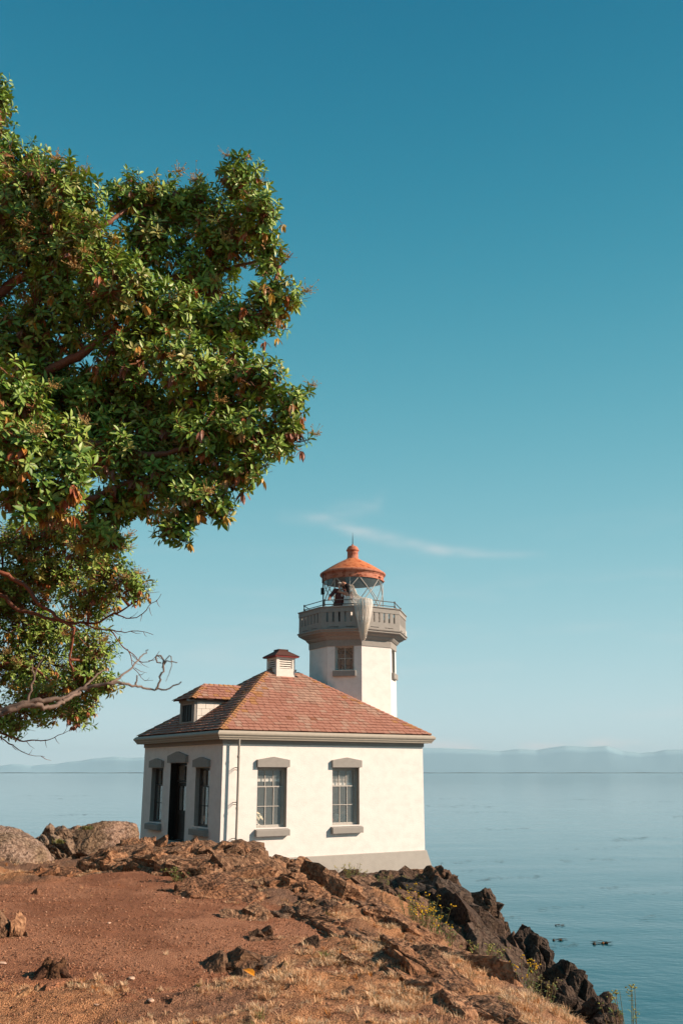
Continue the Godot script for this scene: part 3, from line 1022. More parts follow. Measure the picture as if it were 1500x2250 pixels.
func shingles(origin: Vector3, across: Vector3, up: Vector3, length: float, left: Callable, right: Callable, course: float, width: float) -> Array:   # [transform, tone]
	var out := []
	var normal := across.cross(up).normalized()
	var i := 0
	var v := 0.0
	while v < length - 0.02:
		var u0: float = left.call(v + course * 0.5)
		var u1: float = right.call(v + course * 0.5)
		var u := u0 - rng.randf() * width * 0.5 - (width * 0.5 if i % 2 else 0.0)
		while u < u1:
			var w := width * rng.randf_range(0.86, 1.14)
			var a := maxf(u, u0); var e := minf(u + w, u1)
			if e - a > 0.025:
				var lift := 0.028 + rng.randf() * 0.012
				var down := rng.randf_range(-0.008, 0.008)
				var slope := (up * course * 1.12 - normal * lift * 0.85).normalized()
				var base := Basis(across, slope, across.cross(slope)).rotated(normal, rng.randf_range(-0.018, 0.018))
				var mid := origin + across * ((a + e) / 2) + up * (v + course * 0.5 + down) + normal * (lift * 0.5)
				out.append([Transform3D(base * Basis.from_scale(Vector3(e - a - 0.015, course * 1.10, 0.018)), mid), tone((origin + across * a).x if absf(across.x) > 0.5 else 0.0, v, length, minf(a - u0, u1 - e))])
			u += w
		v += course
		i += 1
	return out


func lay(parent: Node, list: Array, singles: int) -> void:
	var places := []
	var colors := PackedColorArray()
	for i in list.size():
		if i < singles:
			var o := put("shingle", unit_shingle, shingle_paint[list[i][1]], parent)
			o.transform = list[i][0]
		else:
			places.append(list[i][0])
			var q := rng.randf_range(0.85, 1.1)
			var t: Color = TONES[list[i][1]]
			colors.append(Color(t.r * q, t.g * q, t.b * q))
	if places: many("shingles", unit_shingle, M.shingle, places, colors, parent)


func make_roof(b: Node3D) -> void:
	n_roof = noise(FastNoiseLite.TYPE_SIMPLEX_SMOOTH, 0.8, 3, 201)
	var u := Shape.new()
	u.box(Vector3.ZERO, Vector3.ONE)
	unit_shingle = u.mesh()
	for t: Color in TONES:
		var m: StandardMaterial3D = M.shingle.duplicate()
		m.albedo_color = t.linear_to_srgb()
		shingle_paint.append(m)
	var half := BD / 2 + OVER
	var r0 := Vector3(BD / 2, RIDGE, -BD / 2); var r1 := Vector3(BW - BD / 2, RIDGE, -BD / 2)
	var p := [Vector3(-OVER, EAVE, OVER), Vector3(BW + OVER, EAVE, OVER), Vector3(BW + OVER, EAVE, -BD - OVER), Vector3(-OVER, EAVE, -BD - OVER)]
	var s := Shape.new()
	s.quad(p[0], p[1], r1, r0)
	s.tri(p[1], p[2], r1)
	s.quad(p[2], p[3], r0, r1)
	s.tri(p[3], p[0], r0)
	for i in 4:
		var a: Vector3 = p[i]; var e: Vector3 = p[(i + 1) % 4]
		s.quad(a - Vector3(0, 0.03, 0), e - Vector3(0, 0.03, 0), e, a)
	var roof := put("roof", s, M.roof, b)
	var rise := RIDGE - EAVE
	var len_ := sqrt(half * half + rise * rise)
	var c := half / len_; var sn := rise / len_
	var lip := 0.03
	# the sunlit slope first
	var list := shingles(p[0] + Vector3(0, 0.0, lip) , Vector3.RIGHT, Vector3(0, sn, -c), len_, func(v): return v * c + 0.01, func(v): return BW + 2 * OVER - v * c - 0.01, 0.165, 0.215)
	var lit := list
	list = shingles(p[3] + Vector3(-lip, 0, 0), Vector3(0, 0, 1), Vector3(c, sn, 0), len_, func(v): return v * c + 0.01, func(v): return BD + 2 * OVER - v * c - 0.01, 0.165, 0.215)
	list.append_array(shingles(p[1] + Vector3(lip, 0, 0), Vector3(0, 0, -1), Vector3(-c, sn, 0), len_, func(v): return v * c + 0.01, func(v): return BD + 2 * OVER - v * c - 0.01, 0.165, 0.215))
	list.append_array(shingles(p[2] + Vector3(0, 0, -lip), Vector3.LEFT, Vector3(0, sn, c), len_, func(v): return v * c + 0.01, func(v): return BW + 2 * OVER - v * c - 0.01, 0.165, 0.215))
	lit.append_array(list)
	lay(roof, lit, 300)
	# tiles over the hips and the ridge
	for k in 4:
		var top: Vector3 = r0 if k in [0, 3] else r1
		cap_row(roof, p[k], top, 0.17 if k < 2 else 0.34, k == 0)
	cap_row(roof, r0, r1, 0.3, false)


func cap_row(roof: Node, a: Vector3, e: Vector3, step: float, lichen: bool) -> void:
	var along := (e - a).normalized()
	var side := along.cross(Vector3.UP).normalized()
	var up := side.cross(along)
	var drop := 0.35 if absf(along.y) > 0.1 else 0.62
	var count := int((e - a).length() / step)
	for i in count:
		var s := Shape.new()
		var q := 0.014
		var w := 0.115 * rng.randf_range(0.92, 1.06)
		var p0 := a + along * step * i; var p1 := p0 + along * step * 1.25
		for sg: float in [-1.0, 1.0]:
			var o0 := p0 + up * 0.052; var o1 := p1 + up * 0.030
			var f0 := o0 + side * sg * w - up * w * drop; var f1 := o1 + side * sg * w - up * w * drop
			if sg > 0: s.quad(o0, f0, f1, o1)
			else: s.quad(o0, o1, f1, f0)
			if sg > 0: s.quad(o0 - up * q, f0 - up * q, f0, o0)
			else: s.quad(o0, f0, f0 - up * q, o0 - up * q)
			if sg > 0: s.quad(f0 - up * q, f1 - up * q, f1, f0)
			else: s.quad(f0, f1, f1 - up * q, f0 - up * q)
		var k := rng.randf()
		put("hip_tile", s, shingle_paint[5 if lichen and k < 0.62 or k < 0.2 else (0 if k < 0.8 else 2)], roof)


func make_dormer(b: Node3D) -> void:
	var x0 := 0.20; var z0 := -3.66; var z1 := -2.54; var yt := 5.34
	var d := group_part("dormer", b, Transform3D.IDENTITY)
	var slope := (RIDGE - EAVE) / (BD / 2 + OVER)
	var roof_y := func(x: float) -> float: return EAVE + (x + OVER) * slope
	var xe := (yt - EAVE) / slope - OVER
	var s := Shape.new()
	var foot: float = roof_y.call(x0)
	wall_panel(s, z1 - z0, yt - foot + 0.1, [Rect2(-0.40, 0.20, 0.76, 0.52)], 0.08, Transform3D(Basis(Vector3(0, 0, 1), Vector3.UP, Vector3(-1, 0, 0)), Vector3(x0, foot - 0.1, (z0 + z1) / 2)))
	put("front_frame", s, M.trim, d)
	s = Shape.new()
	s.prism(PackedVector2Array([Vector2(x0 + 0.081, foot + 0.0), Vector2(xe + 0.1, yt), Vector2(x0 + 0.081, yt)]), Transform3D(Basis.IDENTITY, Vector3(0, 0, z0)), z1 - z0)
	put("side_wall", s, M.white, d)
	s = Shape.new()
	s.box(Vector3(x0 + 0.05, foot + 0.36, -3.12), Vector3(0.02, 0.52, 0.76))
	for e in [-0.2, 0.0, 0.2]: s.box(Vector3(x0 + 0.035, foot + 0.36, -3.12 + e), Vector3(0.02, 0.5, 0.02))
	put("shutter", s, M.frame_dark, d)
	# square siding shingles on the sunlit cheek
	var y := yt - 0.01
	var row := 0
	while y > foot + 0.06:
		var h := 0.21
		var x := x0 + 0.085 - (0.14 if row % 2 else 0.0)
		while x < xe:
			var a := maxf(x, x0 + 0.085)
			var lim := (y - EAVE) / slope - OVER
			var e := minf(x + 0.29, lim)
			if e - a > 0.05:
				s = Shape.new()
				var yl := maxf(y - h, roof_y.call(a) + 0.01)
				var lowx := (maxf(y - h, EAVE) - EAVE) / slope - OVER
				var poly := PackedVector2Array([Vector2(a + 0.006, maxf(y - h, roof_y.call(a + 0.006)) + 0.006)])
				if lowx > a + 0.03 and lowx < e: poly.append(Vector2(lowx, y - h + 0.006))
				poly.append(Vector2(e - 0.006, maxf(y - h, roof_y.call(e - 0.006)) + 0.006))
				if roof_y.call(e) < y - 0.03: poly.append(Vector2(e - 0.006, y - 0.002))
				poly.append(Vector2(a + 0.006, y - 0.002))
				if yl < y - 0.03:
					s.prism(poly, Transform3D(Basis.IDENTITY, Vector3(0, 0, z1 + 0.001)), 0.014 + rng.randf() * 0.004)
					put("siding_shingle", s, M.white, d)
			x += 0.29
		y -= h
		row += 1
	s = Shape.new()
	var ang := atan(slope)
	s.box(Vector3((x0 + xe) / 2 + 0.05, (foot + yt) / 2 + 0.055, z1 + 0.012), Vector3((xe - x0) / cos(ang), 0.05, 0.02), Basis(Vector3(0, 0, 1), ang))
	put("flashing", s, M.pipe, d)
	s = Shape.new()
	s.box(Vector3((x0 + xe) / 2 - 0.02, yt + 0.03, z1 + 0.02), Vector3(xe - x0 + 0.5, 0.07, 0.05))
	s.box(Vector3(x0 - 0.02, yt + 0.03, (z0 + z1) / 2), Vector3(0.05, 0.07, z1 - z0 + 0.02))
	put("fascia", s, M.trim, d)
	# hipped roof running back into the main slope
	var ey := yt + 0.07; var o := 0.17
	var zc := (z0 + z1) / 2
	var half := (z1 - z0) / 2 + o
	var rise := 0.50
	var ap := Vector3(x0 - o + half * 0.98, ey + rise, zc)
	var bx: float = (ey - EAVE) / slope - OVER; var tx: float = (ey + rise - EAVE) / slope - OVER
	var fl := Vector3(x0 - o, ey, z0 - o); var fr := Vector3(x0 - o, ey, z1 + o)
	var br := Vector3(bx, ey, z1 + o); var bl := Vector3(bx, ey, z0 - o); var rt := Vector3(tx, ey + rise, zc)
	s = Shape.new()
	s.quad(fr, br, rt, ap); s.tri(fl, fr, ap); s.quad(bl, fl, ap, rt)
	s.quad(fl, bl, br, fr)
	for q in [[fl, fr], [fr, br]]: s.quad(q[0] - Vector3(0, 0.02, 0), q[1] - Vector3(0, 0.02, 0), q[1], q[0])
	var roof := put("dormer_roof", s, M.roof, d)
	var len_ := sqrt(half * half + rise * rise)
	var c := half / len_; var sn := rise / len_
	var fx := fr.x
	var list := shingles(fr + Vector3(0, 0, 0.02), Vector3.RIGHT, Vector3(0, sn, -c), len_, func(v): return v / len_ * (ap.x - fx), func(v): return bx - fx + v / len_ * (tx - bx), 0.15, 0.20)
	for q in list:
		if q[1] > 2 and rng.randf() < 0.6: q[1] = rng.randi() % 2
		elif rng.randf() < 0.2: q[1] = 5
	lay(d, list, 300)
	len_ = sqrt(pow(ap.x - fx, 2.0) + rise * rise)
	list = shingles(fl + Vector3(-0.02, 0, 0), Vector3(0, 0, 1), Vector3((ap.x - fx) / len_, rise / len_, 0), len_, func(v): return v / len_ * half, func(v): return 2 * half - v / len_ * half, 0.15, 0.20)
	lay(roof, list, 0)
	cap_row(d, fr, ap, 0.13, true)
	cap_row(d, fl, ap, 0.2, false)
	cap_row(d, ap, rt + Vector3(-0.05, 0, 0), 0.17, true)


func make_cupola(b: Node3D) -> void:
	var c := group_part("cupola", b, Transform3D(Basis.IDENTITY, Vector3(3.48, 0, -2.98)))
	var s := Shape.new()
	var w := 0.70; var h0 := 6.20; var h1 := 6.92
	for k in 4:
		var x := Transform3D(Basis(Vector3.UP, k * PI / 2), Vector3.ZERO)
		wall_panel(s, w, h1 - h0, [Rect2(-0.245, 0.34, 0.49, 0.30)], 0.05, x * Transform3D(Basis.IDENTITY, Vector3(0, h0, w / 2)), (w - 0.1) / w)
	put("body", s, M.white, c)
	for k in 4:
		for j in 4:
			s = Shape.new()
			s.box(Vector3(0, h0 + 0.38 + j * 0.072, w / 2 - 0.03), Vector3(0.50, 0.068, 0.010), Basis(Vector3.RIGHT, -0.75))
			put("slat", s, M.white, c).transform = Transform3D(Basis(Vector3.UP, k * PI / 2), Vector3.ZERO)
	s = Shape.new()
	s.box(Vector3(0, h0 + 0.5, 0), Vector3(0.5, 0.5, 0.5))
	put("louvre_lining", s, M.frame_dark, c)
	s = Shape.new()
	s.box(Vector3(0, h1 + 0.02, 0), Vector3(w + 0.20, 0.045, w + 0.20))
	put("eave_board", s, M.red_paint, c)
	s = Shape.new()
	var e := w / 2 + 0.125; var t := 0.17; var y := h1 + 0.043; var z := h1 + 0.235
	var p := []
	for q in [[-e, y, e], [e, y, e], [e, y, -e], [-e, y, -e]]: p.append(Vector3(q[0], q[1], q[2]))
	for q in [[-t, z, t], [t, z, t], [t, z, -t], [-t, z, -t]]: p.append(Vector3(q[0], q[1], q[2]))
	for i in 4:
		s.quad(p[i], p[(i + 1) % 4], p[4 + (i + 1) % 4], p[4 + i])
	s.quad(p[4], p[5], p[6], p[7]); s.quad(p[3], p[2], p[1], p[0])
	s.box(Vector3(0, z + 0.025, 0), Vector3(0.36, 0.05, 0.36))
	put("cupola_roof", s, M.roof, c)


# ---------------------------------------------------------------- tower
func oct_points(ap: float, y: float) -> Array:
	var out := []
	for k in 8:
		var a := deg_to_rad(22.5 + 45.0 * k)
		out.append(Vector3(cos(a), 0, -sin(a)) * ap / cos(PI / 8) + Vector3(0, y, 0))
	return out


func oct_ring(s: Shape, prof: Array) -> void:   # prof: apothem, height from below upwards
	for i in prof.size() - 1:
		var lo := oct_points(prof[i].x, prof[i].y)
		var hi := oct_points(prof[i + 1].x, prof[i + 1].y)
		for k in 8:
			var j := (k + 1) % 8
			s.quad(lo[k], lo[j], hi[j], hi[k])


func oct_face(k: int, ap: float, y: float) -> Transform3D:   # k = 0 looks along z, then every 45 degrees towards x
	var b := Basis(Vector3.UP, deg_to_rad(45.0 * k))
	return Transform3D(b, b * Vector3(0, 0, ap) + Vector3(0, y, 0))


const SHAFT := 1.44
const GAL := 1.80          # outer face of the parapet


func make_tower() -> void:
	var turn := Basis(Vector3.UP, deg_to_rad(TURN))
	var t := thing("lighthouse_tower", "white octagonal lighthouse tower with grey gallery and copper domed lantern", "lighthouse", CORNER + turn * Vector3(6.41, 0, -3.0), TURN)
	var side := 2.0 * SHAFT * tan(PI / 8)
	var wy := 6.53; var wh := 0.83
	for k in 8:
		var s := Shape.new()
		var holes := [Rect2(-0.33, wy, 0.66, wh)] if k in [1, 7, 3] else []
		wall_panel(s, side, 7.40, holes, 0.22, oct_face(k, SHAFT, 0.0), (SHAFT - 0.22) / SHAFT)
		put("wall", s, M.plaster, t)
	for k in [1, 7, 3]:
		tower_window(t, oct_face(k, SHAFT, wy), wh)
	var s := Shape.new()
	oct_ring(s, [Vector2(SHAFT, 7.36), Vector2(SHAFT + 0.025, 7.36), Vector2(SHAFT + 0.03, 7.575), Vector2(SHAFT + 0.06, 7.59)])
	put("collar", s, M.trim, t)
	s = Shape.new()
	oct_ring(s, [Vector2(SHAFT + 0.06, 7.59), Vector2(1.56, 7.655), Vector2(1.57, 7.69), Vector2(1.70, 7.755), Vector2(1.71, 7.785), Vector2(1.80, 7.80), Vector2(1.815, 7.81), Vector2(1.815, 7.855), Vector2(1.85, 7.87), Vector2(1.86, 7.90), Vector2(1.845, 7.915), Vector2(GAL + 0.005, 7.92), Vector2(0.9, 7.925)])
	put("cornice", s, M.trim, t)
	s = Shape.new()
	var lo := oct_points(1.2, 7.5)
	var hi := oct_points(1.2, 7.86)
	for k in 8: s.tri(hi[k], hi[(k + 1) % 8], Vector3(0, 7.86, 0)); s.tri(lo[(k + 1) % 8], lo[k], Vector3(0, 7.5, 0))
	put("gallery_floor", s, M.concrete, t)
	# parapet: boards with slots between them
	var w := 2.0 * GAL * tan(PI / 8)
	for k in 8:
		var par := group_part("parapet", t, oct_face(k, GAL, 0.0))
		s = Shape.new()
		wall_panel(s, w - 0.002, 0.225, [Rect2(-0.47, 0.035, 0.34, 0.022), Rect2(0.13, 0.035, 0.34, 0.022)], 0.07, Transform3D(Basis.IDENTITY, Vector3(0, 7.925, 0)), (GAL - 0.07) / GAL)
		put("bottom_rail", s, M.trim, par)
		s = Shape.new()
		wall_panel(s, w + 0.010, 0.15, [], 0.085, Transform3D(Basis.IDENTITY, Vector3(0, 8.485, 0.012)), (GAL - 0.085) / GAL)
		put("top_rail", s, M.trim, par)
		var step := 0.211
		for i in 7:
			var a := -w / 2 if i == 0 else (i - 3.5) * step + 0.032
			var e := w / 2 if i == 6 else (i - 2.5) * step - 0.032
			s = Shape.new()
			var q := (GAL - 0.06) / GAL
			s.prism(PackedVector2Array([Vector2(a, 0), Vector2(e, 0), Vector2(e * q if i == 6 else e, 0.06), Vector2(a * q if i == 0 else a, 0.06)]), Transform3D(Basis(Vector3.RIGHT, Vector3(0, 0, -1), Vector3.UP), Vector3(0, 8.15, -0.004)), 0.335)
			put("board", s, M.trim, par)
	s = Shape.new()
	oct_ring(s, [Vector2(1.70, 8.637), Vector2(1.832, 8.637), Vector2(1.845, 8.65), Vector2(1.845, 8.672), Vector2(1.83, 8.682), Vector2(1.69, 8.684), Vector2(1.69, 8.637)])
	put("parapet_cap", s, M.trim, t)
	# pipe rail on the cap
	var posts := oct_points(1.63, 0.0)
	for k in 8:
		var p: Vector3 = posts[k]; var n: Vector3 = posts[(k + 1) % 8]
		s = Shape.new()
		s.bar(p + Vector3(0, 8.68, 0), p + Vector3(0, 8.955, 0), 0.019, 8)
		for y in [8.78, 8.93]:
			s.tube(PackedVector3Array([p + Vector3(0, y - 0.03, 0), p + Vector3(0, y + 0.03, 0)]), PackedFloat32Array([0.029]), 8)
		s.tube(PackedVector3Array([p + Vector3(0, 8.682, 0), p + Vector3(0, 8.70, 0)]), PackedFloat32Array([0.045]), 8)
		put("rail_post", s, M.rail, t)
		for y in [8.78, 8.93]:
			s = Shape.new()
			s.bar(p + Vector3(0, y, 0), n + Vector3(0, y, 0), 0.015, 8)
			put("guard_rail", s, M.rail, t)
	make_lantern(t)
	s = Shape.new()      # ladder up to the lantern, seen through the window
	var lx := Transform3D(Basis(Vector3.UP, deg_to_rad(-45.0)), Vector3.ZERO)
	for e in [-0.20, 0.16]:
		s.bar(lx * Vector3(-0.16 + e, 5.6, 0.55), lx * Vector3(-0.16 + e, 7.85, 0.25), 0.028, 6)
	for i in 8:
		var q := i / 8.0
		s.bar(lx * Vector3(-0.36, 5.75 + q * 2.1, 0.53 - q * 0.28), lx * Vector3(0.0, 5.75 + q * 2.1, 0.53 - q * 0.28), 0.018, 6)
	put("ladder", s, M.frame_dark, t)


func tower_window(t: Node3D, x: Transform3D, h: float) -> void:
	var w := group_part("window", t, x)
	var s := Shape.new()
	s.box(Vector3(0, -0.10, 0.03), Vector3(0.80, 0.20, 0.14), Basis.IDENTITY, 0.012)
	put("sill", s, M.trim, w)
	s = Shape.new()
	for e in [-1, 1]: s.box(Vector3(e * 0.322, h / 2, -0.05), Vector3(0.016, h - 0.004, 0.104))
	put("reveal", s, M.trim, w)
	s = Shape.new()
	for e in [-1, 1]: s.box(Vector3(e * 0.29, h / 2, -0.12), Vector3(0.045, h - 0.01, 0.05))
	for y in [0.025, h - 0.03]: s.box(Vector3(0, y, -0.12), Vector3(0.535, 0.045, 0.05))
	s.box(Vector3(0, h / 2, -0.118), Vector3(0.026, h - 0.1, 0.035))
	for e in [-1, 1]: s.box(Vector3(e * 0.14, h / 2, -0.118), Vector3(0.252, 0.026, 0.033))
	put("sash", s, M.sash, w)
	for i in 2:
		for j in 2:
			s = Shape.new()
			s.box(Vector3((i - 0.5) * 0.28, h / 2 + (j - 0.5) * (h / 2 - 0.035), -0.125), Vector3(0.25, h / 2 - 0.05, 0.003))
			put("pane", s, M.glass, w)


func make_lantern(t: Node3D) -> void:
	var r := 1.085
	var y0 := 8.84; var y1 := 9.86
	var s := Shape.new()
	s.lathe(PackedVector2Array([Vector2(r + 0.02, 7.92), Vector2(r + 0.02, 8.78), Vector2(r + 0.05, 8.80), Vector2(r + 0.05, y0), Vector2(r - 0.04, y0), Vector2(r - 0.04, 8.6), Vector2(0.0, 8.6)]), 64)
	put("lantern_wall", s, M.trim, t)
	var lamp := group_part("lantern", t, Transform3D.IDENTITY)
	var from := deg_to_rad(11.4 - TURN - 90.0)
	var at := func(k: float, rr: float, y: float) -> Vector3:
		var a := from + k * PI / 4
		return Vector3(cos(a), 0, -sin(a)).rotated(Vector3.UP, 0.0) * rr + Vector3(0, y, 0)
	for k in 8:
		s = Shape.new()
		var rows: Array = []
		for y in [y0 + 0.01, y1 - 0.01]:
			var row := PackedVector3Array()
			for i in 9: row.append(at.call(k + i / 8.0, r - 0.012, y))
			rows.append(row)
		s.sheet(rows)
		put("pane", s, M.glass, lamp)
		for e in 2:
			s = Shape.new()
			var path := PackedVector3Array()
			for i in 9:
				var q := i / 8.0
				path.append(at.call(k + q, r, lerpf(y0, y1, q if e == 0 else 1.0 - q)))
			s.tube(path, PackedFloat32Array([0.016]), 6)
			put("astragal", s, M.sash, lamp)
	# two uprights of the lantern's door and the rod with its box outside
	for k in [-1.1, -0.39]:
		s = Shape.new()
		s.bar(at.call(k, r - 0.03, y0), at.call(k, r - 0.03, y1), 0.022, 6)
		put("door_post", s, M.sash, lamp)
	s = Shape.new()
	s.bar(at.call(-1.67, r + 0.10, 8.0), at.call(-1.67, r + 0.10, 10.08), 0.018, 6)
	s.box(at.call(-1.67, r + 0.12, 9.42), Vector3(0.10, 0.24, 0.08))
	put("ladder_rod", s, M.frame_dark, lamp)
	s = Shape.new()
	s.lathe(PackedVector2Array([Vector2(r - 0.03, y1 - 0.015), Vector2(r + 0.035, y1 - 0.015), Vector2(r + 0.035, y1 + 0.15), Vector2(r + 0.055, y1 + 0.165), Vector2(r + 0.055, y1 + 0.185)]), 72)
	put("lantern_band", s, M.copper_pale, lamp)
	for k in [0.0, 1.03, 2.0, 3.0, -1.05]:
		s = Shape.new()
		s.box(Vector3.ZERO, Vector3(0.13, 0.045, 0.06), Basis.IDENTITY, 0.01)
		var p: Vector3 = at.call(k, r + 0.06, y1 + 0.06)
		put("grip", s, M.copper_pale, lamp).transform = Transform3D(Basis(Vector3.UP, atan2(p.x, p.z)), p)
	s = Shape.new()
	s.lathe(PackedVector2Array([Vector2(0.0, y1 + 0.12), Vector2(r - 0.03, y1 - 0.014), Vector2(r - 0.028, y1 - 0.012)]), 48)
	var lining := Shape.new()
	lining.lathe(PackedVector2Array([Vector2(r - 0.028, y1 - 0.01), Vector2(0.3, y1 + 0.11), Vector2(0.0, y1 + 0.12)]), 48)
	put("ceiling", lining, M.ceiling, lamp)
	var dome := group_part("dome", t, Transform3D.IDENTITY)
	s = Shape.new()
	s.lathe(PackedVector2Array([Vector2(r + 0.05, 10.045), Vector2(1.165, 10.06), Vector2(1.19, 10.085), Vector2(1.195, 10.115), Vector2(1.18, 10.145), Vector2(1.15, 10.165)]), 72)
	put("rim", s, M.copper_pale, dome)
	s = Shape.new()
	var prof := PackedVector2Array([Vector2(1.15, 10.165)])
	for i in range(1, 11):
		var q := i / 10.0
		prof.append(Vector2(lerpf(1.15, 0.235, q), lerpf(10.165, 10.70, q) + 0.025 * sin(q * PI)))
	s.lathe(prof, 72)
	put("dome_sheet", s, M.copper, dome)
	s = Shape.new()
	s.lathe(PackedVector2Array([Vector2(0.235, 10.70), Vector2(0.215, 10.73), Vector2(0.20, 10.78), Vector2(0.195, 10.97), Vector2(0.21, 11.0), Vector2(0.235, 11.02), Vector2(0.235, 11.05), Vector2(0.215, 11.065), Vector2(0.20, 11.12), Vector2(0.15, 11.18), Vector2(0.07, 11.215), Vector2(0.035, 11.225), Vector2(0.03, 11.27), Vector2(0.0, 11.275)]), 32)
	put("vent_ball", s, M.copper_pale, dome)
	s = Shape.new()
	s.tube(PackedVector3Array([Vector3(0, 11.26, 0), Vector3(0, 11.5, 0), Vector3(0, 11.72, 0)]), PackedFloat32Array([0.017, 0.012, 0.003]), 6)
	put("lightning_rod", s, M.frame_dark, dome)
	s = Shape.new()
	s.lathe(PackedVector2Array([Vector2(0.11, 8.6), Vector2(0.11, 9.02), Vector2(0.15, 9.04), Vector2(0.15, 9.36), Vector2(0.13, 9.39), Vector2(0.0, 9.41)]), 24)
	put("beacon", s, M.white, lamp)
	s = Shape.new()
	s.box(Vector3.ZERO, Vector3(0.16, 0.28, 0.13), Basis.IDENTITY, 0.03)
	put("fog_detector", s, M.white, t).transform = oct_face(2, GAL + 0.07, 8.02).translated_local(Vector3(-0.55, 0, 0))


func make_inside() -> void:
	var turn := Basis(Vector3.UP, deg_to_rad(TURN))
	var names := ["white slatted blind half raised behind the left sunlit window", "white slatted blind half raised behind the right sunlit window"]
	for k in 2:
		var x: float = [1.61, 4.16][k]
		var b := thing("window_blind", names[k], "blind", CORNER + turn * Vector3(x, 3.3, -0.29), TURN, "blinds in the sunlit windows")
		var s := Shape.new()
		s.box(Vector3(0, -0.01, 0), Vector3(0.88, 0.04, 0.04))
		put("head_rail", s, M.white, b)
		var count: int = [6, 9][k]
		for i in count:
			s = Shape.new()
			s.box(Vector3(0, -0.055 - i * 0.042, 0), Vector3(0.87, 0.004, 0.036), Basis(Vector3.RIGHT, 0.35))
			put("slat", s, M.white, b)
		s = Shape.new()
		s.box(Vector3(0, -0.07 - count * 0.042, 0), Vector3(0.87, 0.07, 0.03))
		put("bottom_rail", s, M.white, b)
	# ornaments on the inner ledges
	var at := CORNER + turn * Vector3(1.42, 1.72, -0.55)
	var o := thing("ornament", "cream shell-shaped ornament standing inside the left sunlit window", "ornament", at, TURN)
	var s := Shape.new()
	var rows: Array = []
	for i in 7:
		var q := i / 6.0
		var row := PackedVector3Array()
		for j in 24:
			var a := -TAU * j / 24
			var r := lerpf(0.19, 0.03, q * q) * (1.0 + 0.16 * cos(a * 8.0) * (1.0 - q))
			row.append(Vector3(cos(a) * r, 0.17 + q * 0.20 - 0.04 * cos(a * 8.0) * (1.0 - q), sin(a) * r * 0.7))
		rows.append(row)
	s.sheet(rows, true)
	put("shell", s, mat(lin(0.72, 0.62, 0.42), 0.7), o)
	s = Shape.new()
	s.lathe(PackedVector2Array([Vector2(0.0, 0.0), Vector2(0.10, 0.0), Vector2(0.09, 0.03), Vector2(0.03, 0.05), Vector2(0.03, 0.25)]), 16)
	put("stand", s, M.white, o)
	s = Shape.new()
	s.box(Vector3(0, -0.03, 0.0), Vector3(1.0, 0.06, 0.44), Basis.IDENTITY, 0.01)
	s.box(Vector3(-0.42, -0.29, 0.0), Vector3(0.06, 0.46, 0.4)); s.box(Vector3(0.42, -0.29, 0.0), Vector3(0.06, 0.46, 0.4))
	for k in 2:
		var top := "pale ledge table inside the left sunlit window" if k == 0 else "pale ledge table inside the right sunlit window"
		var tb := thing("ledge_table", top, "table", CORNER + turn * Vector3([1.61, 4.16][k], 1.72, -0.58), TURN)
		put("table_top", s, M.white, tb)
	var colors := [[lin(0.05, 0.085, 0.09), Vector3(4.16, 0, -0.55), 0.17, 0.42], [lin(0.08, 0.13, 0.12), Vector3(4.42, 0, -0.60), 0.15, 0.34], [lin(0.42, 0.20, 0.16), Vector3(3.93, 0, -0.52), 0.09, 0.24]]
	var said := ["dark blue rounded ornament, tallest on the right window's ledge", "teal rounded ornament at the right end of the right window's ledge", "pinkish rounded ornament at the left end of the right window's ledge"]
	for k in 3:
		var c = colors[k]
		var base: Vector3 = c[1] + Vector3(0, 1.72, 0)
		var q := thing("ornament", said[k], "ornament", CORNER + turn * base, TURN)
		s = Shape.new()
		var r: float = c[2]; var h: float = c[3]
		s.lathe(PackedVector2Array([Vector2(0.0, 0.0), Vector2(r * 0.7, 0.0), Vector2(r, h * 0.25), Vector2(r * 0.85, h * 0.55), Vector2(r * 0.45, h * 0.7)]), 20)
		put("body", s, mat(c[0], 0.8), q)
		s = Shape.new()
		s.lathe(PackedVector2Array([Vector2(r * 0.30, h * 0.69), Vector2(r * 0.52, h * 0.78), Vector2(r * 0.5, h * 0.9), Vector2(0.0, h)]), 16)
		put("head", s, mat(c[0] if k == 0 else lin(0.6, 0.42, 0.3), 0.8), q)


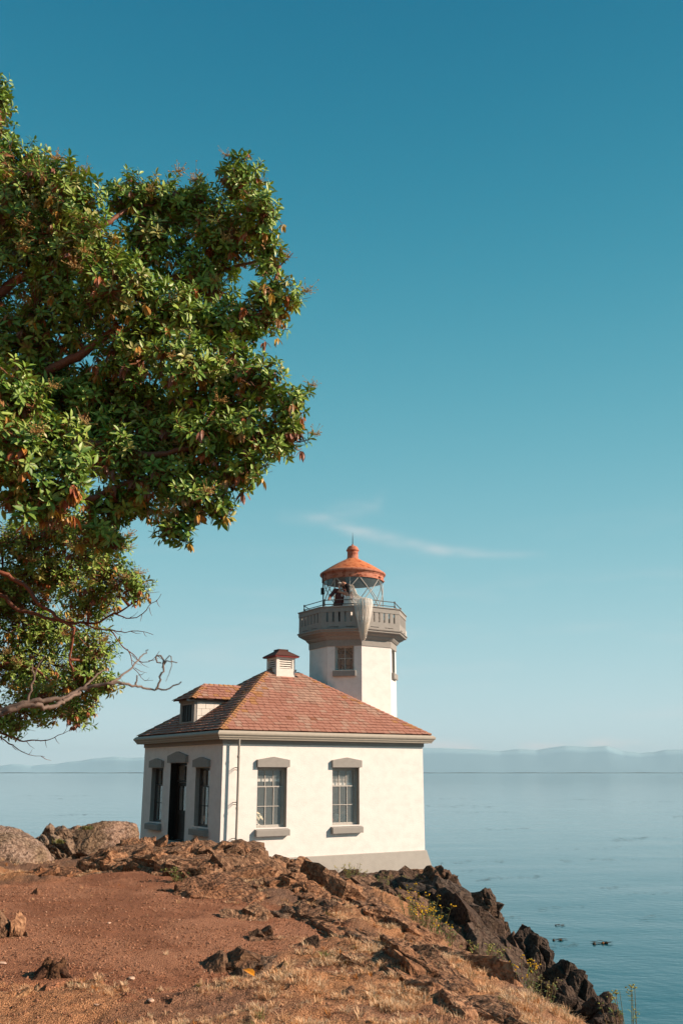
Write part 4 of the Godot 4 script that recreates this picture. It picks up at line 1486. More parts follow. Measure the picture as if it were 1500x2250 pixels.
# ---------------------------------------------------------------- rocks
func rock_mesh(seed_: int, size: Vector3, n: int, planes: int, rough: float, strata := Vector3(0.5, 0.8, 0.3), tint := Color(0.2, 0.15, 0.11), vary := 0.25) -> ArrayMesh:
	var r := RandomNumberGenerator.new()
	r.seed = seed_
	var dirs := PackedVector3Array(); var dist := PackedFloat32Array()
	for i in planes:
		dirs.append(Vector3(r.randfn(), r.randfn() * 0.9, r.randfn()).normalized())
		dist.append(r.randf_range(0.66, 1.0))
	var rid := noise(FastNoiseLite.TYPE_SIMPLEX_SMOOTH, 1.1, 5, seed_, 0.55)
	rid.fractal_type = FastNoiseLite.FRACTAL_RIDGED
	var cel := noise(FastNoiseLite.TYPE_CELLULAR, 1.6, 2, seed_ + 5)
	cel.cellular_return_type = FastNoiseLite.RETURN_DISTANCE2_SUB
	var blk := noise(FastNoiseLite.TYPE_CELLULAR, 2.1, 1, seed_ + 6)
	blk.cellular_return_type = FastNoiseLite.RETURN_CELL_VALUE
	var fin := noise(FastNoiseLite.TYPE_SIMPLEX_SMOOTH, 5.0, 3, seed_ + 9)
	var st := strata.normalized()
	var half := size * 0.5
	var v := PackedVector3Array(); var c := PackedColorArray(); var idx := PackedInt32Array()
	for f in 6:
		var base := v.size()
		for i in n + 1:
			for j in n + 1:
				var a := tan((i / float(n) - 0.5) * PI / 2); var b := tan((j / float(n) - 0.5) * PI / 2)
				var d: Vector3
				match f:
					0: d = Vector3(1, a, b)
					1: d = Vector3(-1, b, a)
					2: d = Vector3(b, 1, a)
					3: d = Vector3(a, -1, b)
					4: d = Vector3(a, b, 1)
					_: d = Vector3(b, a, -1)
				d = d.normalized()
				var s := 0.0
				for k in planes:
					var q := dirs[k].dot(d) / dist[k]
					if q > 0.0: s += pow(q, 30.0)
				var rad := 1.0 / pow(s + pow(0.84, 30.0), 1.0 / 30.0)
				var p := d * rad
				p *= half
				var l := p + st * (p.dot(st) * 1.6)
				l += Vector3(fin.get_noise_3d(p.x * 0.5, p.y * 0.5, p.z * 0.5), fin.get_noise_3d(p.x * 0.5 + 9.0, p.y * 0.5, p.z * 0.5), 0) * 0.12
				var up := rid.get_noise_3d(l.x, l.y, l.z) * 0.35 + blk.get_noise_3d(l.x, l.y, l.z) * 0.55 + blk.get_noise_3d(l.x * 2.7, l.y * 2.7, l.z * 2.7) * 0.22 + fin.get_noise_3d(p.x, p.y, p.z) * 0.10
				p += d * up * rough
				v.append(p + Vector3(0, half.y, 0))
				var t := clampf(0.5 + 1.4 * fin.get_noise_3d(p.x * 0.25 + 30.0, p.y * 0.25, p.z * 0.25), 0.0, 1.0)
				var k2 := 1.0 + vary * (t - 0.5) * 2.0
				c.append(Color(tint.r * k2, tint.g * k2, tint.b * lerpf(0.93, 1.1, t) * k2))
		for i in n:
			for j in n:
				var p0 := base + i * (n + 1) + j
				idx.append_array([p0, p0 + n + 1, p0 + 1, p0 + 1, p0 + n + 1, p0 + n + 2])
	var lo := Vector3.INF; var hi := -Vector3.INF      # fit the size asked for
	for p in v:
		lo = lo.min(p); hi = hi.max(p)
	var fit := size / (hi - lo)
	for i in v.size():
		var p := (v[i] - lo) * fit
		v[i] = Vector3(p.x - half.x, p.y, p.z - half.z)
	return smooth_mesh(v, c, idx)


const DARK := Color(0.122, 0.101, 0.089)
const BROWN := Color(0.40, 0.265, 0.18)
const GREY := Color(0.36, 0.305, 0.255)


func rock(called: String, label: String, at: Vector3, size: Vector3, seed_: int, n: int, planes: int, rough: float, tint: Color, group := "", strata := Vector3(0.5, 0.8, 0.3), turn := 0.0, material: Material = null) -> Node3D:
	# at: x, top, ahead
	var o := put(called, rock_mesh(seed_, size, n, planes, rough, strata, tint), material if material else M.rock)
	o.position = Vector3(at.x, at.y - size.y, -at.z)
	o.rotation_degrees.y = turn
	tag(o, label, "rock", group)
	return o


func add_block(r: RandomNumberGenerator, v: PackedVector3Array, n: PackedVector3Array, c: PackedColorArray, at: Vector3, size: Vector3, turn: Basis, tint: Color, f: FastNoiseLite, cells := 9) -> void:   # a split block of stone with flat faces
	var dirs := PackedVector3Array(); var dist := PackedFloat32Array()
	for k in 6:
		var q := Vector3.ZERO
		q[k / 2] = 1.0 if k % 2 else -1.0
		dirs.append((q + Vector3(r.randfn(), r.randfn(), r.randfn()) * 0.20).normalized())
		dist.append(r.randf_range(0.8, 1.0))
	for k in 5:
		dirs.append(Vector3(r.randfn(), r.randfn(), r.randfn()).normalized())
		dist.append(r.randf_range(0.92, 1.25))
	var half := size * 0.5
	var bump := minf(half.x, minf(half.y, half.z)) * 0.16
	var g := r.randf_range(0.72, 1.25)
	var warm := r.randf_range(0.94, 1.06)
	for face in 6:
		var pts := PackedVector3Array()
		for i in cells + 1:
			for j in cells + 1:
				var a := tan((i / float(cells) - 0.5) * PI / 2); var b := tan((j / float(cells) - 0.5) * PI / 2)
				var d := Vector3.ZERO
				match face:
					0: d = Vector3(1, a, b)
					1: d = Vector3(-1, b, a)
					2: d = Vector3(b, 1, a)
					3: d = Vector3(a, -1, b)
					4: d = Vector3(a, b, 1)
					_: d = Vector3(b, a, -1)
				d = d.normalized()
				var most := 0.0
				for k in 11:
					most = maxf(most, dirs[k].dot(d) / dist[k])
				var p := d / most * half
				var w := at + turn * p
				pts.append(w + turn * d * bump * (f.get_noise_3dv(w * 6.0) + 0.6 * f.get_noise_3dv(w * 19.0) + 1.1 * f.get_noise_2d(p.y * 34.0, g * 50.0 + p.x * 3.0)))
		for i in cells:
			for j in cells:
				var k := i * (cells + 1) + j
				for t: Array in [[k, k + cells + 1, k + 1], [k + 1, k + cells + 1, k + cells + 2]]:
					var p0 := pts[t[0]]; var p1 := pts[t[1]]; var p2 := pts[t[2]]
					var m := (p2 - p0).cross(p1 - p0).normalized()
					var q := g * (1.0 + 0.22 * f.get_noise_3dv(p0 * 3.0))
					for p: Vector3 in [p0, p1, p2]:
						v.append(p); n.append(m); c.append(Color(tint.r * q * warm, tint.g * q, tint.b * q / warm))


func outcrop(called: String, label: String, at: Vector3, size: Vector3, seed_: int, count: int, small: float, big: float, tint: Color, group := "", bed := Vector3(25, 20, 20), flat := 0.7, material: Material = null) -> Node3D:
	# at: x, top, ahead; a mound of split blocks that share one bedding (bed: turns in degrees); flat: blocks' thickness to their width
	var r := RandomNumberGenerator.new()
	r.seed = seed_
	var f := noise(FastNoiseLite.TYPE_SIMPLEX_SMOOTH, 1.0, 3, seed_)
	var v := PackedVector3Array(); var n := PackedVector3Array(); var c := PackedColorArray()
	var base := Basis.from_euler(bed * PI / 180.0)
	add_block(r, v, n, c, Vector3(0, size.y * 0.40, 0), size * 0.86, Basis.from_euler(Vector3(0.1, 0.5, 0.1)), tint, f, 14)
	for i in count:
		var a := i * 2.39996 + r.randf() * 0.5
		var q := sqrt((i + 0.5) / count)
		var s := r.randf_range(small, big)
		var up := size.y * pow(maxf(1.0 - q * q, 0.0), 0.6)
		var p := Vector3(cos(a) * q * size.x * 0.46, up - s * flat * 0.45, sin(a) * q * size.z * 0.46)
		var t := base * Basis.from_euler(Vector3(r.randfn() * 0.14, r.randfn() * 0.28, r.randfn() * 0.14))
		add_block(r, v, n, c, p, Vector3(s * r.randf_range(0.9, 1.5), s * flat * r.randf_range(0.8, 1.2), s * r.randf_range(0.7, 1.1)), t, tint, f, 7 if s < 0.3 else 10)
	var top := -INF
	for p in v: top = maxf(top, p.y)
	var arr := []
	arr.resize(Mesh.ARRAY_MAX)
	arr[Mesh.ARRAY_VERTEX] = v
	arr[Mesh.ARRAY_NORMAL] = n
	arr[Mesh.ARRAY_COLOR] = c
	var m := ArrayMesh.new()
	m.add_surface_from_arrays(Mesh.PRIMITIVE_TRIANGLES, arr)
	var o := put(called, m, material if material else M.rock)
	o.position = Vector3(at.x, at.y - top, -at.z)
	tag(o, label, "rock", group)
	return o


func slabs(label: String, group: String, seed_: int, x0: float, d0: float, x1: float, d1: float, wide: float, count: int, size: Vector3, tint: Color, turn: float, rise := 0.0) -> void:   # bedrock ribs lying on the slope along a line
	var r := RandomNumberGenerator.new()
	r.seed = seed_
	var f := noise(FastNoiseLite.TYPE_SIMPLEX_SMOOTH, 1.0, 3, seed_)
	var v := PackedVector3Array(); var n := PackedVector3Array(); var c := PackedColorArray()
	var mid := Vector3((x0 + x1) / 2, 0, -(d0 + d1) / 2)
	mid.y = ground(mid.x, -mid.z) - 0.1
	for i in count:
		var t := (i + r.randf()) / count
		var x := lerpf(x0, x1, t) + r.randf_range(-wide, wide); var d := lerpf(d0, d1, t) + r.randf_range(-wide, wide) * 0.6
		var e := 0.25
		var up := Vector3(-(ground(x + e, d) - ground(x - e, d)) / (2 * e), 1.0, (ground(x, d + e) - ground(x, d - e)) / (2 * e)).normalized()
		var along := Vector3(cos(turn), 0, sin(turn))
		along = (along - up * along.dot(up)).normalized()
		var b := Basis(along, up, along.cross(up)) * Basis.from_euler(Vector3(r.randfn() * 0.12, r.randfn() * 0.15, r.randfn() * 0.08))
		var s := size * r.randf_range(0.55, 1.15)
		add_block(r, v, n, c, Vector3(x, ground(x, d) - s.y * 0.24 + rise, -d) - mid, s, b, tint, f, 8)
	var arr := []
	arr.resize(Mesh.ARRAY_MAX)
	arr[Mesh.ARRAY_VERTEX] = v
	arr[Mesh.ARRAY_NORMAL] = n
	arr[Mesh.ARRAY_COLOR] = c
	var m := ArrayMesh.new()
	m.add_surface_from_arrays(Mesh.PRIMITIVE_TRIANGLES, arr)
	var o := put("bedrock", m, M.rock)
	o.position = mid
	tag(o, label, "rock", group)


func make_rocks() -> void:
	rock("boulder", "big grey rounded boulder at the left edge, cut by the frame", Vector3(-6.45, 9.62, 17.9), Vector3(2.9, 1.7, 2.4), 11, 48, 14, 0.05, GREY, "", Vector3(-0.6, 0.7, 0.2))
	rock("boulder", "long grey and tan boulder before the sea, with green tufts in its cracks", Vector3(-5.62, 9.48, 21.8), Vector3(2.3, 1.3, 2.0), 12, 48, 16, 0.06, GREY.lerp(BROWN, 0.25), "", Vector3(-0.7, 0.5, 0.1))
	outcrop("rock", "broken blocky rocks forming the left shoulder of the long grey boulder", Vector3(-6.05, 9.46, 21.3), Vector3(1.3, 1.2, 1.0), 13, 26, 0.25, 0.5, GREY * 0.85, "", Vector3(20, 30, -40), 0.6)
	var crest := "broken brown rocks on the crest before the building"
	outcrop("rock_ledge", "dark fractured ledge casting deep shade, below the building's door", Vector3(-3.10, 9.57, 15.3), Vector3(1.09, 0.90, 1.08), 21, 30, 0.14, 0.36, BROWN, crest, Vector3(15, 25, 28))
	outcrop("rock_ledge", "pointed fin of brown rock left of the dark ledge", Vector3(-3.45, 9.43, 14.5), Vector3(0.52, 0.50, 0.60), 22, 10, 0.12, 0.26, BROWN, crest, Vector3(10, 30, 40))
	outcrop("rock_ledge", "knobbly brown rocks under the building's right doorside window", Vector3(-2.40, 9.55, 15.1), Vector3(1.26, 0.74, 1.32), 23, 44, 0.10, 0.28, BROWN, crest, Vector3(10, 15, 22))
	outcrop("rock_ledge", "grassy brown rocks at the foot of the downspout", Vector3(-1.70, 9.49, 15.1), Vector3(1.38, 0.74, 1.32), 24, 44, 0.09, 0.26, BROWN, crest, Vector3(12, 10, 15))
	outcrop("rock_ledge", "low split rocks in shade right below the dark ledge", Vector3(-2.55, 9.39, 13.9), Vector3(1.38, 0.60, 1.08), 25, 36, 0.11, 0.30, BROWN * 0.92, crest, Vector3(15, 25, 25))
	outcrop("rock_ledge", "rock slope falling from the crest towards the plinth", Vector3(-0.95, 9.36, 14.3), Vector3(1.84, 0.66, 1.80), 26, 60, 0.10, 0.30, BROWN * 0.95, crest, Vector3(8, -35, -14), 0.5)
	outcrop("rock_ledge", "rocks above the wide slab, below the grassy rocks of the crest", Vector3(-1.65, 9.41, 13.3), Vector3(1.72, 0.60, 1.44), 27, 50, 0.10, 0.30, BROWN, crest, Vector3(14, 20, 16), 0.55)
	outcrop("slab", "wide flat cracked slab of tan rock beside the trodden earth", Vector3(-1.66, 9.30, 11.7), Vector3(1.6, 0.55, 1.7), 31, 44, 0.24, 0.42, Color(0.36, 0.215, 0.138), "", Vector3(10, 30, 6), 0.42)
	outcrop("slab", "pale rounded slab split by a black crack, right of the wide slab", Vector3(-0.96, 9.19, 10.5), Vector3(0.50, 0.32, 0.6), 32, 7, 0.18, 0.30, Color(0.38, 0.26, 0.18), "", Vector3(15, 40, 10), 0.55)
	outcrop("rock", "tall brown rock with ribbed face at the left edge above the stump", Vector3(-2.98, 9.36, 8.9), Vector3(0.66, 0.6, 0.5), 41, 26, 0.12, 0.28, BROWN, "", Vector3(0, 10, 80), 0.4)
	outcrop("rock", "small brown outcrop casting a black shadow to its left, near the left edge", Vector3(-3.50, 9.25, 11.3), Vector3(0.5, 0.32, 0.45), 42, 12, 0.10, 0.20, Color(0.35, 0.20, 0.125))
	outcrop("rock", "low brown outcrop before the fin, on the far side of the bare earth", Vector3(-3.15, 9.27, 13.0), Vector3(0.95, 0.35, 0.7), 43, 24, 0.10, 0.26, BROWN, "", Vector3(10, 20, 25))
	outcrop("rock", "low outcrop at the left end of the bare earth, below the grey boulder", Vector3(-4.0, 9.28, 13.6), Vector3(1.1, 0.35, 0.9), 53, 26, 0.10, 0.26, Color(0.35, 0.205, 0.125), "", Vector3(8, 35, 14), 0.5)
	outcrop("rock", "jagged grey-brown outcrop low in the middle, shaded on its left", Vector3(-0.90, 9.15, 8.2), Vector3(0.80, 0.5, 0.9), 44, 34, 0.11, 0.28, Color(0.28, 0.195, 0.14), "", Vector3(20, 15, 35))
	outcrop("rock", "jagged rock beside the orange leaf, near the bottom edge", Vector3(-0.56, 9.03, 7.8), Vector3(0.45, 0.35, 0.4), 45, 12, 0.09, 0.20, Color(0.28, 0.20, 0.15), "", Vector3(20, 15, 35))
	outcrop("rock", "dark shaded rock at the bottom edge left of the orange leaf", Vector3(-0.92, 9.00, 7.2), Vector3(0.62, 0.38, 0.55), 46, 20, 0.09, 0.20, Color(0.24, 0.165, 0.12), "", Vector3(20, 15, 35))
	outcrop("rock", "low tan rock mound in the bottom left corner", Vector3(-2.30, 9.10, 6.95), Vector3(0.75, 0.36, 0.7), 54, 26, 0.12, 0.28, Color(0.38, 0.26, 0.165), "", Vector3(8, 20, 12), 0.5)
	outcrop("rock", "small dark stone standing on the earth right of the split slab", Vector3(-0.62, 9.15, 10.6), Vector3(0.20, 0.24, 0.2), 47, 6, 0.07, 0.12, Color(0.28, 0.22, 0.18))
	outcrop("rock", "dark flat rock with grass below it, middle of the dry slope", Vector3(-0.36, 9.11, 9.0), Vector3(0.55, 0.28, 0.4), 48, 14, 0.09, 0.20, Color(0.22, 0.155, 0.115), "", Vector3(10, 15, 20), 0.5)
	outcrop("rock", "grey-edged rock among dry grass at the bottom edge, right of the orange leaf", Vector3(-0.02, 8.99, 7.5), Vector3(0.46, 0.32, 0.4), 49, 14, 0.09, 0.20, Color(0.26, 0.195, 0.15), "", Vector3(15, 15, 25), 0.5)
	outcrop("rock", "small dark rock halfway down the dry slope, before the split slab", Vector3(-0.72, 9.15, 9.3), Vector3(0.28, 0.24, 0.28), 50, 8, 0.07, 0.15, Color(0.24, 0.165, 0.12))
	var ribs := "ribs of bedrock on the dry slope"
	slabs("longest rib of bedrock, along the slope's edge below the plinth", ribs, 301, -0.1, 13.2, 1.25, 9.2, 0.22, 34, Vector3(0.62, 0.26, 0.30), Color(0.40, 0.255, 0.17), 1.15)
	slabs("rib of bedrock in the middle of the dry slope, left of the longest", ribs, 302, -0.45, 11.3, 0.75, 8.2, 0.20, 26, Vector3(0.50, 0.22, 0.24), Color(0.40, 0.255, 0.17), 1.1)
	slabs("rib of bedrock at the bottom edge of the dry slope", ribs, 303, 0.15, 8.8, 1.05, 7.2, 0.22, 18, Vector3(0.46, 0.22, 0.24), Color(0.40, 0.255, 0.17), 1.0)
	slabs("flat bedrock between the slab and the dry slope", ribs, 304, -0.85, 12.4, 0.1, 11.6, 0.30, 22, Vector3(0.42, 0.20, 0.26), Color(0.40, 0.255, 0.17), 0.9)
	slabs("dark bedrock sloping into the gully below the plinth", ribs, 305, 0.2, 19.0, 1.7, 15.0, 0.5, 34, Vector3(0.75, 0.40, 0.5), DARK.lerp(BROWN, 0.5), 1.0)
	slabs("broad fractured bedrock mound before the building, under the broken rocks", "", 306, -3.0, 14.3, -0.5, 13.0, 0.85, 110, Vector3(0.78, 0.40, 0.55), BROWN, 0.5, 0.02)
	slabs("dark bedrock joining the crags of the cliff", "", 307, 1.6, 22.5, 2.9, 13.2, 0.55, 70, Vector3(1.15, 0.75, 0.75), DARK, 1.25, 0.12)
	outcrop("rock", "toothed dark rock leaning against the grey plinth", Vector3(0.22, 8.16, 25.2), Vector3(0.9, 0.75, 0.6), 61, 12, 0.2, 0.42, Color(0.18, 0.125, 0.092), "", Vector3(10, 20, 30), 0.45)
	rock("boulder", "rounded tan boulder at the plinth's right corner", Vector3(1.90, 8.14, 25.4), Vector3(0.85, 0.6, 0.8), 62, 26, 10, 0.03, Color(0.36, 0.24, 0.16))
	var cliff := "dark jagged rocks of the cliff edge"
	var bed := Vector3(30, 25, 62)
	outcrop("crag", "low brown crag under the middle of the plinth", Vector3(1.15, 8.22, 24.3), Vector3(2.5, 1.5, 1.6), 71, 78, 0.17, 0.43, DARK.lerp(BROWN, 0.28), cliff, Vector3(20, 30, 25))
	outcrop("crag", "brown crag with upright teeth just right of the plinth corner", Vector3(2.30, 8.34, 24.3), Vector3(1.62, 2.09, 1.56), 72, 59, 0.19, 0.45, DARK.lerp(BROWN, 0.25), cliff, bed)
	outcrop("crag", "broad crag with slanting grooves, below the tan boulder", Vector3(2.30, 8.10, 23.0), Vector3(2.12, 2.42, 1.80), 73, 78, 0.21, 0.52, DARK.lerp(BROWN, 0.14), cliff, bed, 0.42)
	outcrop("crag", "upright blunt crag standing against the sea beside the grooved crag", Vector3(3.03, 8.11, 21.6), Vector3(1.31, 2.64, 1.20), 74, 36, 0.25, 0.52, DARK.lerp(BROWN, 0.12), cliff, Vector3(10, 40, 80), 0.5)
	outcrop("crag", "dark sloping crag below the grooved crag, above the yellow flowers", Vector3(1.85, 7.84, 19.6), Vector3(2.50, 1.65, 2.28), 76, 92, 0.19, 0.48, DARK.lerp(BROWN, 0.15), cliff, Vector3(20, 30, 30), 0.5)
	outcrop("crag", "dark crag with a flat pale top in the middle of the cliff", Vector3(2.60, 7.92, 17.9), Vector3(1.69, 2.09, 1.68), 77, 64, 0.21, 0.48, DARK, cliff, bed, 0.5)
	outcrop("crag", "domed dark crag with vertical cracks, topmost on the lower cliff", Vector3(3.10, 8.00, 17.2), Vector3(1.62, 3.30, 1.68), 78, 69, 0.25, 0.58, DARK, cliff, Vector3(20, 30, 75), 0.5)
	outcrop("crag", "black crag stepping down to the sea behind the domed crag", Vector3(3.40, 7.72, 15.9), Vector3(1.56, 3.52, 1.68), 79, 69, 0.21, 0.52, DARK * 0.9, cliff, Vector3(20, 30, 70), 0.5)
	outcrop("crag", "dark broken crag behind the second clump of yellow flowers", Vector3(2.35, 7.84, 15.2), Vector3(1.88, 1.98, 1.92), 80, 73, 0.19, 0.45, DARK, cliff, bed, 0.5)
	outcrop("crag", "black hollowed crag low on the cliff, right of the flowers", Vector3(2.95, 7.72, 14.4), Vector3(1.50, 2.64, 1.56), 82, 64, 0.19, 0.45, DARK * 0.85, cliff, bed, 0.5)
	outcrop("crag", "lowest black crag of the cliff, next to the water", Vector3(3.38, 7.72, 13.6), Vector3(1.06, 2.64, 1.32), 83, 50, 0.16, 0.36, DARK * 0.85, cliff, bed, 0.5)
	outcrop("rock", "grey knob with lichen beside the path, near the bottom right", Vector3(1.72, 8.50, 9.7), Vector3(0.62, 0.5, 0.6), 91, 20, 0.11, 0.26, Color(0.22, 0.16, 0.12), "", Vector3(10, 20, 30))
	outcrop("rock", "small black rock behind the tall weeds in the bottom right corner", Vector3(3.22, 7.72, 12.6), Vector3(0.5, 0.9, 0.5), 92, 10, 0.16, 0.3, DARK)
	stump()


func stump() -> void:
	var x := -2.12; var d := 7.55
	var o := thing("tree_stump", "short hollow weathered tree stump on the bare earth, lower left", "stump", Vector3(x, ground(x, d), -d))
	var f := noise(FastNoiseLite.TYPE_SIMPLEX_SMOOTH, 2.0, 3, 33)
	var rows: Array = []
	var prof := [[0.125, -0.03], [0.098, 0.0], [0.085, 0.04], [0.080, 0.085], [0.066, 0.10], [0.052, 0.075], [0.045, 0.02]]
	for k in prof.size():
		var row := PackedVector3Array()
		for j in 40:
			var a := -TAU * j / 40
			var q := 1.0 + 0.34 * f.get_noise_2d(cos(a) * 1.4, sin(a) * 1.4 + k * 0.06) + 0.10 * sin(a * 7.0)
			var notch := 0.45 if k >= 2 and absf(wrapf(a + 1.35, -PI, PI)) < 0.35 else 1.0
			var y: float = prof[k][1]
			if k >= 2: y *= notch * (1.0 + 0.5 * f.get_noise_2d(cos(a) * 2.0 + 9.0, sin(a) * 2.0))
			row.append(Vector3(cos(a) * prof[k][0] * q, y, sin(a) * prof[k][0] * q))
		rows.append(row)
	var s := Shape.new()
	s.col = Color(0.16, 0.095, 0.062)
	s.sheet(rows, true)
	put("trunk", s, M.rock_fine, o)
	s = Shape.new()
	s.col = Color(0.055, 0.032, 0.022)
	s.lathe(PackedVector2Array([Vector2(0.07, 0.015), Vector2(0.0, 0.03)]), 16)
	put("rotten_core", s, M.rock_fine, o)
	for k in 4:
		s = Shape.new()
		s.col = Color(0.15, 0.09, 0.06)
		var a: float = [0.4, 2.2, 3.5, 5.1][k]
		var u := Vector3(cos(a), 0, sin(a))
		s.tube(PackedVector3Array([u * 0.07 + Vector3(0, 0.04, 0), u * 0.12 + Vector3(0, 0.012, 0), u * 0.19 + Vector3(0, -0.02, 0)]), PackedFloat32Array([0.035, 0.026, 0.01]), 7)
		put("root", s, M.rock_fine, o)


# ---------------------------------------------------------------- trees
func leaf_shape(s: Shape, x: Transform3D, length: float, width: float, droop: float) -> void:   # grows along -z, face up
	var rib: Array[Vector3] = []; var l: Array[Vector3] = []; var r: Array[Vector3] = []
	for i in 5:
		var t := i / 4.0
		var y := -droop * t * t * length
		rib.append(x * Vector3(0, y, -t * length))
		var w: float = [0.06, 0.80, 1.0, 0.72, 0.0][i] * width * 0.5
		l.append(x * Vector3(-w, y + w * 0.32, -t * length)); r.append(x * Vector3(w, y + w * 0.32, -t * length))
	for i in 4:
		if i < 3:
			s.quad(rib[i], r[i], r[i + 1], rib[i + 1])
			s.quad(l[i], rib[i], rib[i + 1], l[i + 1])
		else:
			s.tri(rib[i], r[i], rib[i + 1])
			s.tri(l[i], rib[i], rib[i + 1])


func whorl_leaves(r: RandomNumberGenerator, old: bool) -> Array:   # places of a rosette's leaves; the shoot points up
	var out := []
	var count := r.randi_range(5, 7) if old else r.randi_range(7, 12)
	for i in count:
		var turn := TAU * (i * 0.382) + r.randf_range(-0.45, 0.45)
		var up := r.randf_range(-1.25, -0.6) if old else lerpf(-0.35, 0.95, i / float(count)) + r.randf_range(-0.3, 0.3)
		var b := Basis(Vector3.UP, turn) * Basis(Vector3.RIGHT, up) * Basis(Vector3(0, 0, 1), r.randf_range(-0.4, 0.4))
		out.append(Transform3D(b, b * Vector3(0, 0, -0.012) + Vector3(0, -0.012 * (count - i) * 0.5, 0)))
	return out


func make_tree(o: Node3D, blobs: Array, limbs: Array, seed_: int, size: float, singles: int, density: float, grow := 1.0) -> void:
	var r := RandomNumberGenerator.new()
	r.seed = seed_
	var origin := o.position
	var variants := []
	var leaf_places := []
	for k in 8:
		var places := whorl_leaves(r, k >= 6)
		leaf_places.append(places)
		var s := Shape.new()
		for p: Transform3D in places:
			var g := r.randf_range(0.72, 1.25)
			s.col = Color(g, g, g * r.randf_range(0.8, 1.1))
			leaf_shape(s, p, size * r.randf_range(0.6, 1.15), size * 0.38 * r.randf_range(0.75, 1.1), r.randf_range(0.05, 0.4))
		variants.append(s.mesh())
	# limbs
	var nodes := PackedVector3Array()
	for l: Array in limbs:
		var s := Shape.new()
		var path := PackedVector3Array(); var radii := PackedFloat32Array()
		var pts: Array = l[0]
		var c := Curve3D.new()
		for i in pts.size():
			var t: Vector3 = (pts[mini(i + 1, pts.size() - 1)] - pts[maxi(i - 1, 0)]) * 0.22
			c.add_point(pts[i] - origin, -t, t)
		c.bake_interval = 0.12
		var baked := c.get_baked_points()
		for i in baked.size():
			var t := i / float(maxi(baked.size() - 1, 1))
			path.append(baked[i] + Vector3(sin(i * 1.3) + r.randfn() * 0.5, cos(i * 0.9) + r.randfn() * 0.5, sin(i * 0.7)) * 0.012)
			radii.append(lerpf(l[1], l[2], t) * (1.0 + 0.08 * sin(i * 2.1)))
			nodes.append(baked[i])
		if l[1] < 0.03:
			for i in range(2, baked.size() - 1, 2):
				var e := baked[i] + Vector3(r.randf_range(-0.02, 0.16), r.randf_range(-0.12, 0.12), r.randf_range(-0.1, 0.1))
				s.col = Color(0.26, 0.11, 0.07)
				s.tube(PackedVector3Array([baked[i], baked[i].lerp(e, 0.5) + Vector3(0, -0.015, 0), e]), PackedFloat32Array([0.005, 0.0035, 0.0015]), 4)
		s.col = Color(0.36, 0.125, 0.07).lerp(Color(0.22, 0.10, 0.065), r.randf())
		s.tube(path, radii, 8)
		put(l[3], s, M.bark, o)
	# rosettes on the crown's clumps, each on a twig
	var twigs := Shape.new()
	var spots := []
	for b: Array in blobs:
		var mid := Vector3(b[0], b[1], -b[2]) - origin
		var rad := Vector3(b[3], b[4], (b[3] + b[4]) * 0.5) * grow
		var near := nodes[0]
		for q in nodes:
			if q.distance_squared_to(mid) < near.distance_squared_to(mid): near = q
		twigs.col = Color(0.30, 0.10, 0.055)
		if near.distance_to(mid) < 4.0:
			var bend := (near + mid) * 0.5 + Vector3(r.randf_range(-0.1, 0.1), -0.08, r.randf_range(-0.1, 0.1))
			twigs.tube(PackedVector3Array([near, near.lerp(bend, 0.6), bend, mid]), PackedFloat32Array([0.024, 0.02, 0.017, 0.012]), 5)
		var hubs := PackedVector3Array([mid])
		for i in 5:
			var d := Vector3(r.randfn(), r.randfn(), r.randfn()).normalized()
			var h := mid + d * rad * 0.55
			hubs.append(h)
			twigs.tube(PackedVector3Array([mid, (mid + h) * 0.5 + Vector3(0, -0.03, 0), h]), PackedFloat32Array([0.010, 0.008, 0.006]), 4)
		var count := int(density * (rad.x * rad.y + rad.x * rad.z + rad.y * rad.z) / 3.0)
		for i in count:
			var d := Vector3(r.randfn(), r.randfn(), r.randfn()).normalized()
			var deep := pow(r.randf(), 0.45)
			if r.randf() < 0.25: deep *= 0.7
			var p := mid + d * rad * deep * 1.02
			var out := (d + Vector3(0.25, 0.75, 0.15) + Vector3(r.randfn(), r.randfn(), r.randfn()) * 0.3).normalized()
			var low := d.y < -0.1 or deep < 0.62
			var old := low and r.randf() < 0.22 or r.randf() < 0.03
			spots.append([p, out, old, r.randf(), deep])
			var hub := hubs[0]
			for h in hubs:
				if h.distance_squared_to(p) < hub.distance_squared_to(p): hub = h
			twigs.col = Color(0.36, 0.15, 0.07)
			twigs.tube(PackedVector3Array([hub, (hub + p) * 0.5 + Vector3(r.randf_range(-0.03, 0.03), -0.03, 0), p - out * 0.02, p]), PackedFloat32Array([0.005, 0.004, 0.004]), 3)
		# bare dead twiglets under the clump
		for i in 12:
			var d := Vector3(r.randfn(), -absf(r.randfn()) * 0.5, r.randfn()).normalized()
			var e := mid + d * rad * r.randf_range(0.9, 1.15)
			twigs.col = Color(0.22, 0.10, 0.065)
			twigs.tube(PackedVector3Array([mid, mid.lerp(e, 0.5) + Vector3(0, -0.05, 0), e]), PackedFloat32Array([0.007, 0.005, 0.002]), 3)
	put("twigs", twigs, M.bark, o).set_meta("kind", "stuff")
	# those nearest the eye leaf by leaf
	var eye := Vector3(0, EYE, 0) - origin
	var order := range(spots.size())
	order.sort_custom(func(i, j): return spots[i][0].distance_squared_to(eye) + (0.0 if spots[i][0].x + origin.x > -3.2 else 9.0) < spots[j][0].distance_squared_to(eye) + (0.0 if spots[j][0].x + origin.x > -3.2 else 9.0))
	var one := Shape.new()
	one.col = Color.WHITE
	leaf_shape(one, Transform3D.IDENTITY, size, size * 0.40, 0.22)
	var leaf_mesh := one.mesh()
	var paints := []
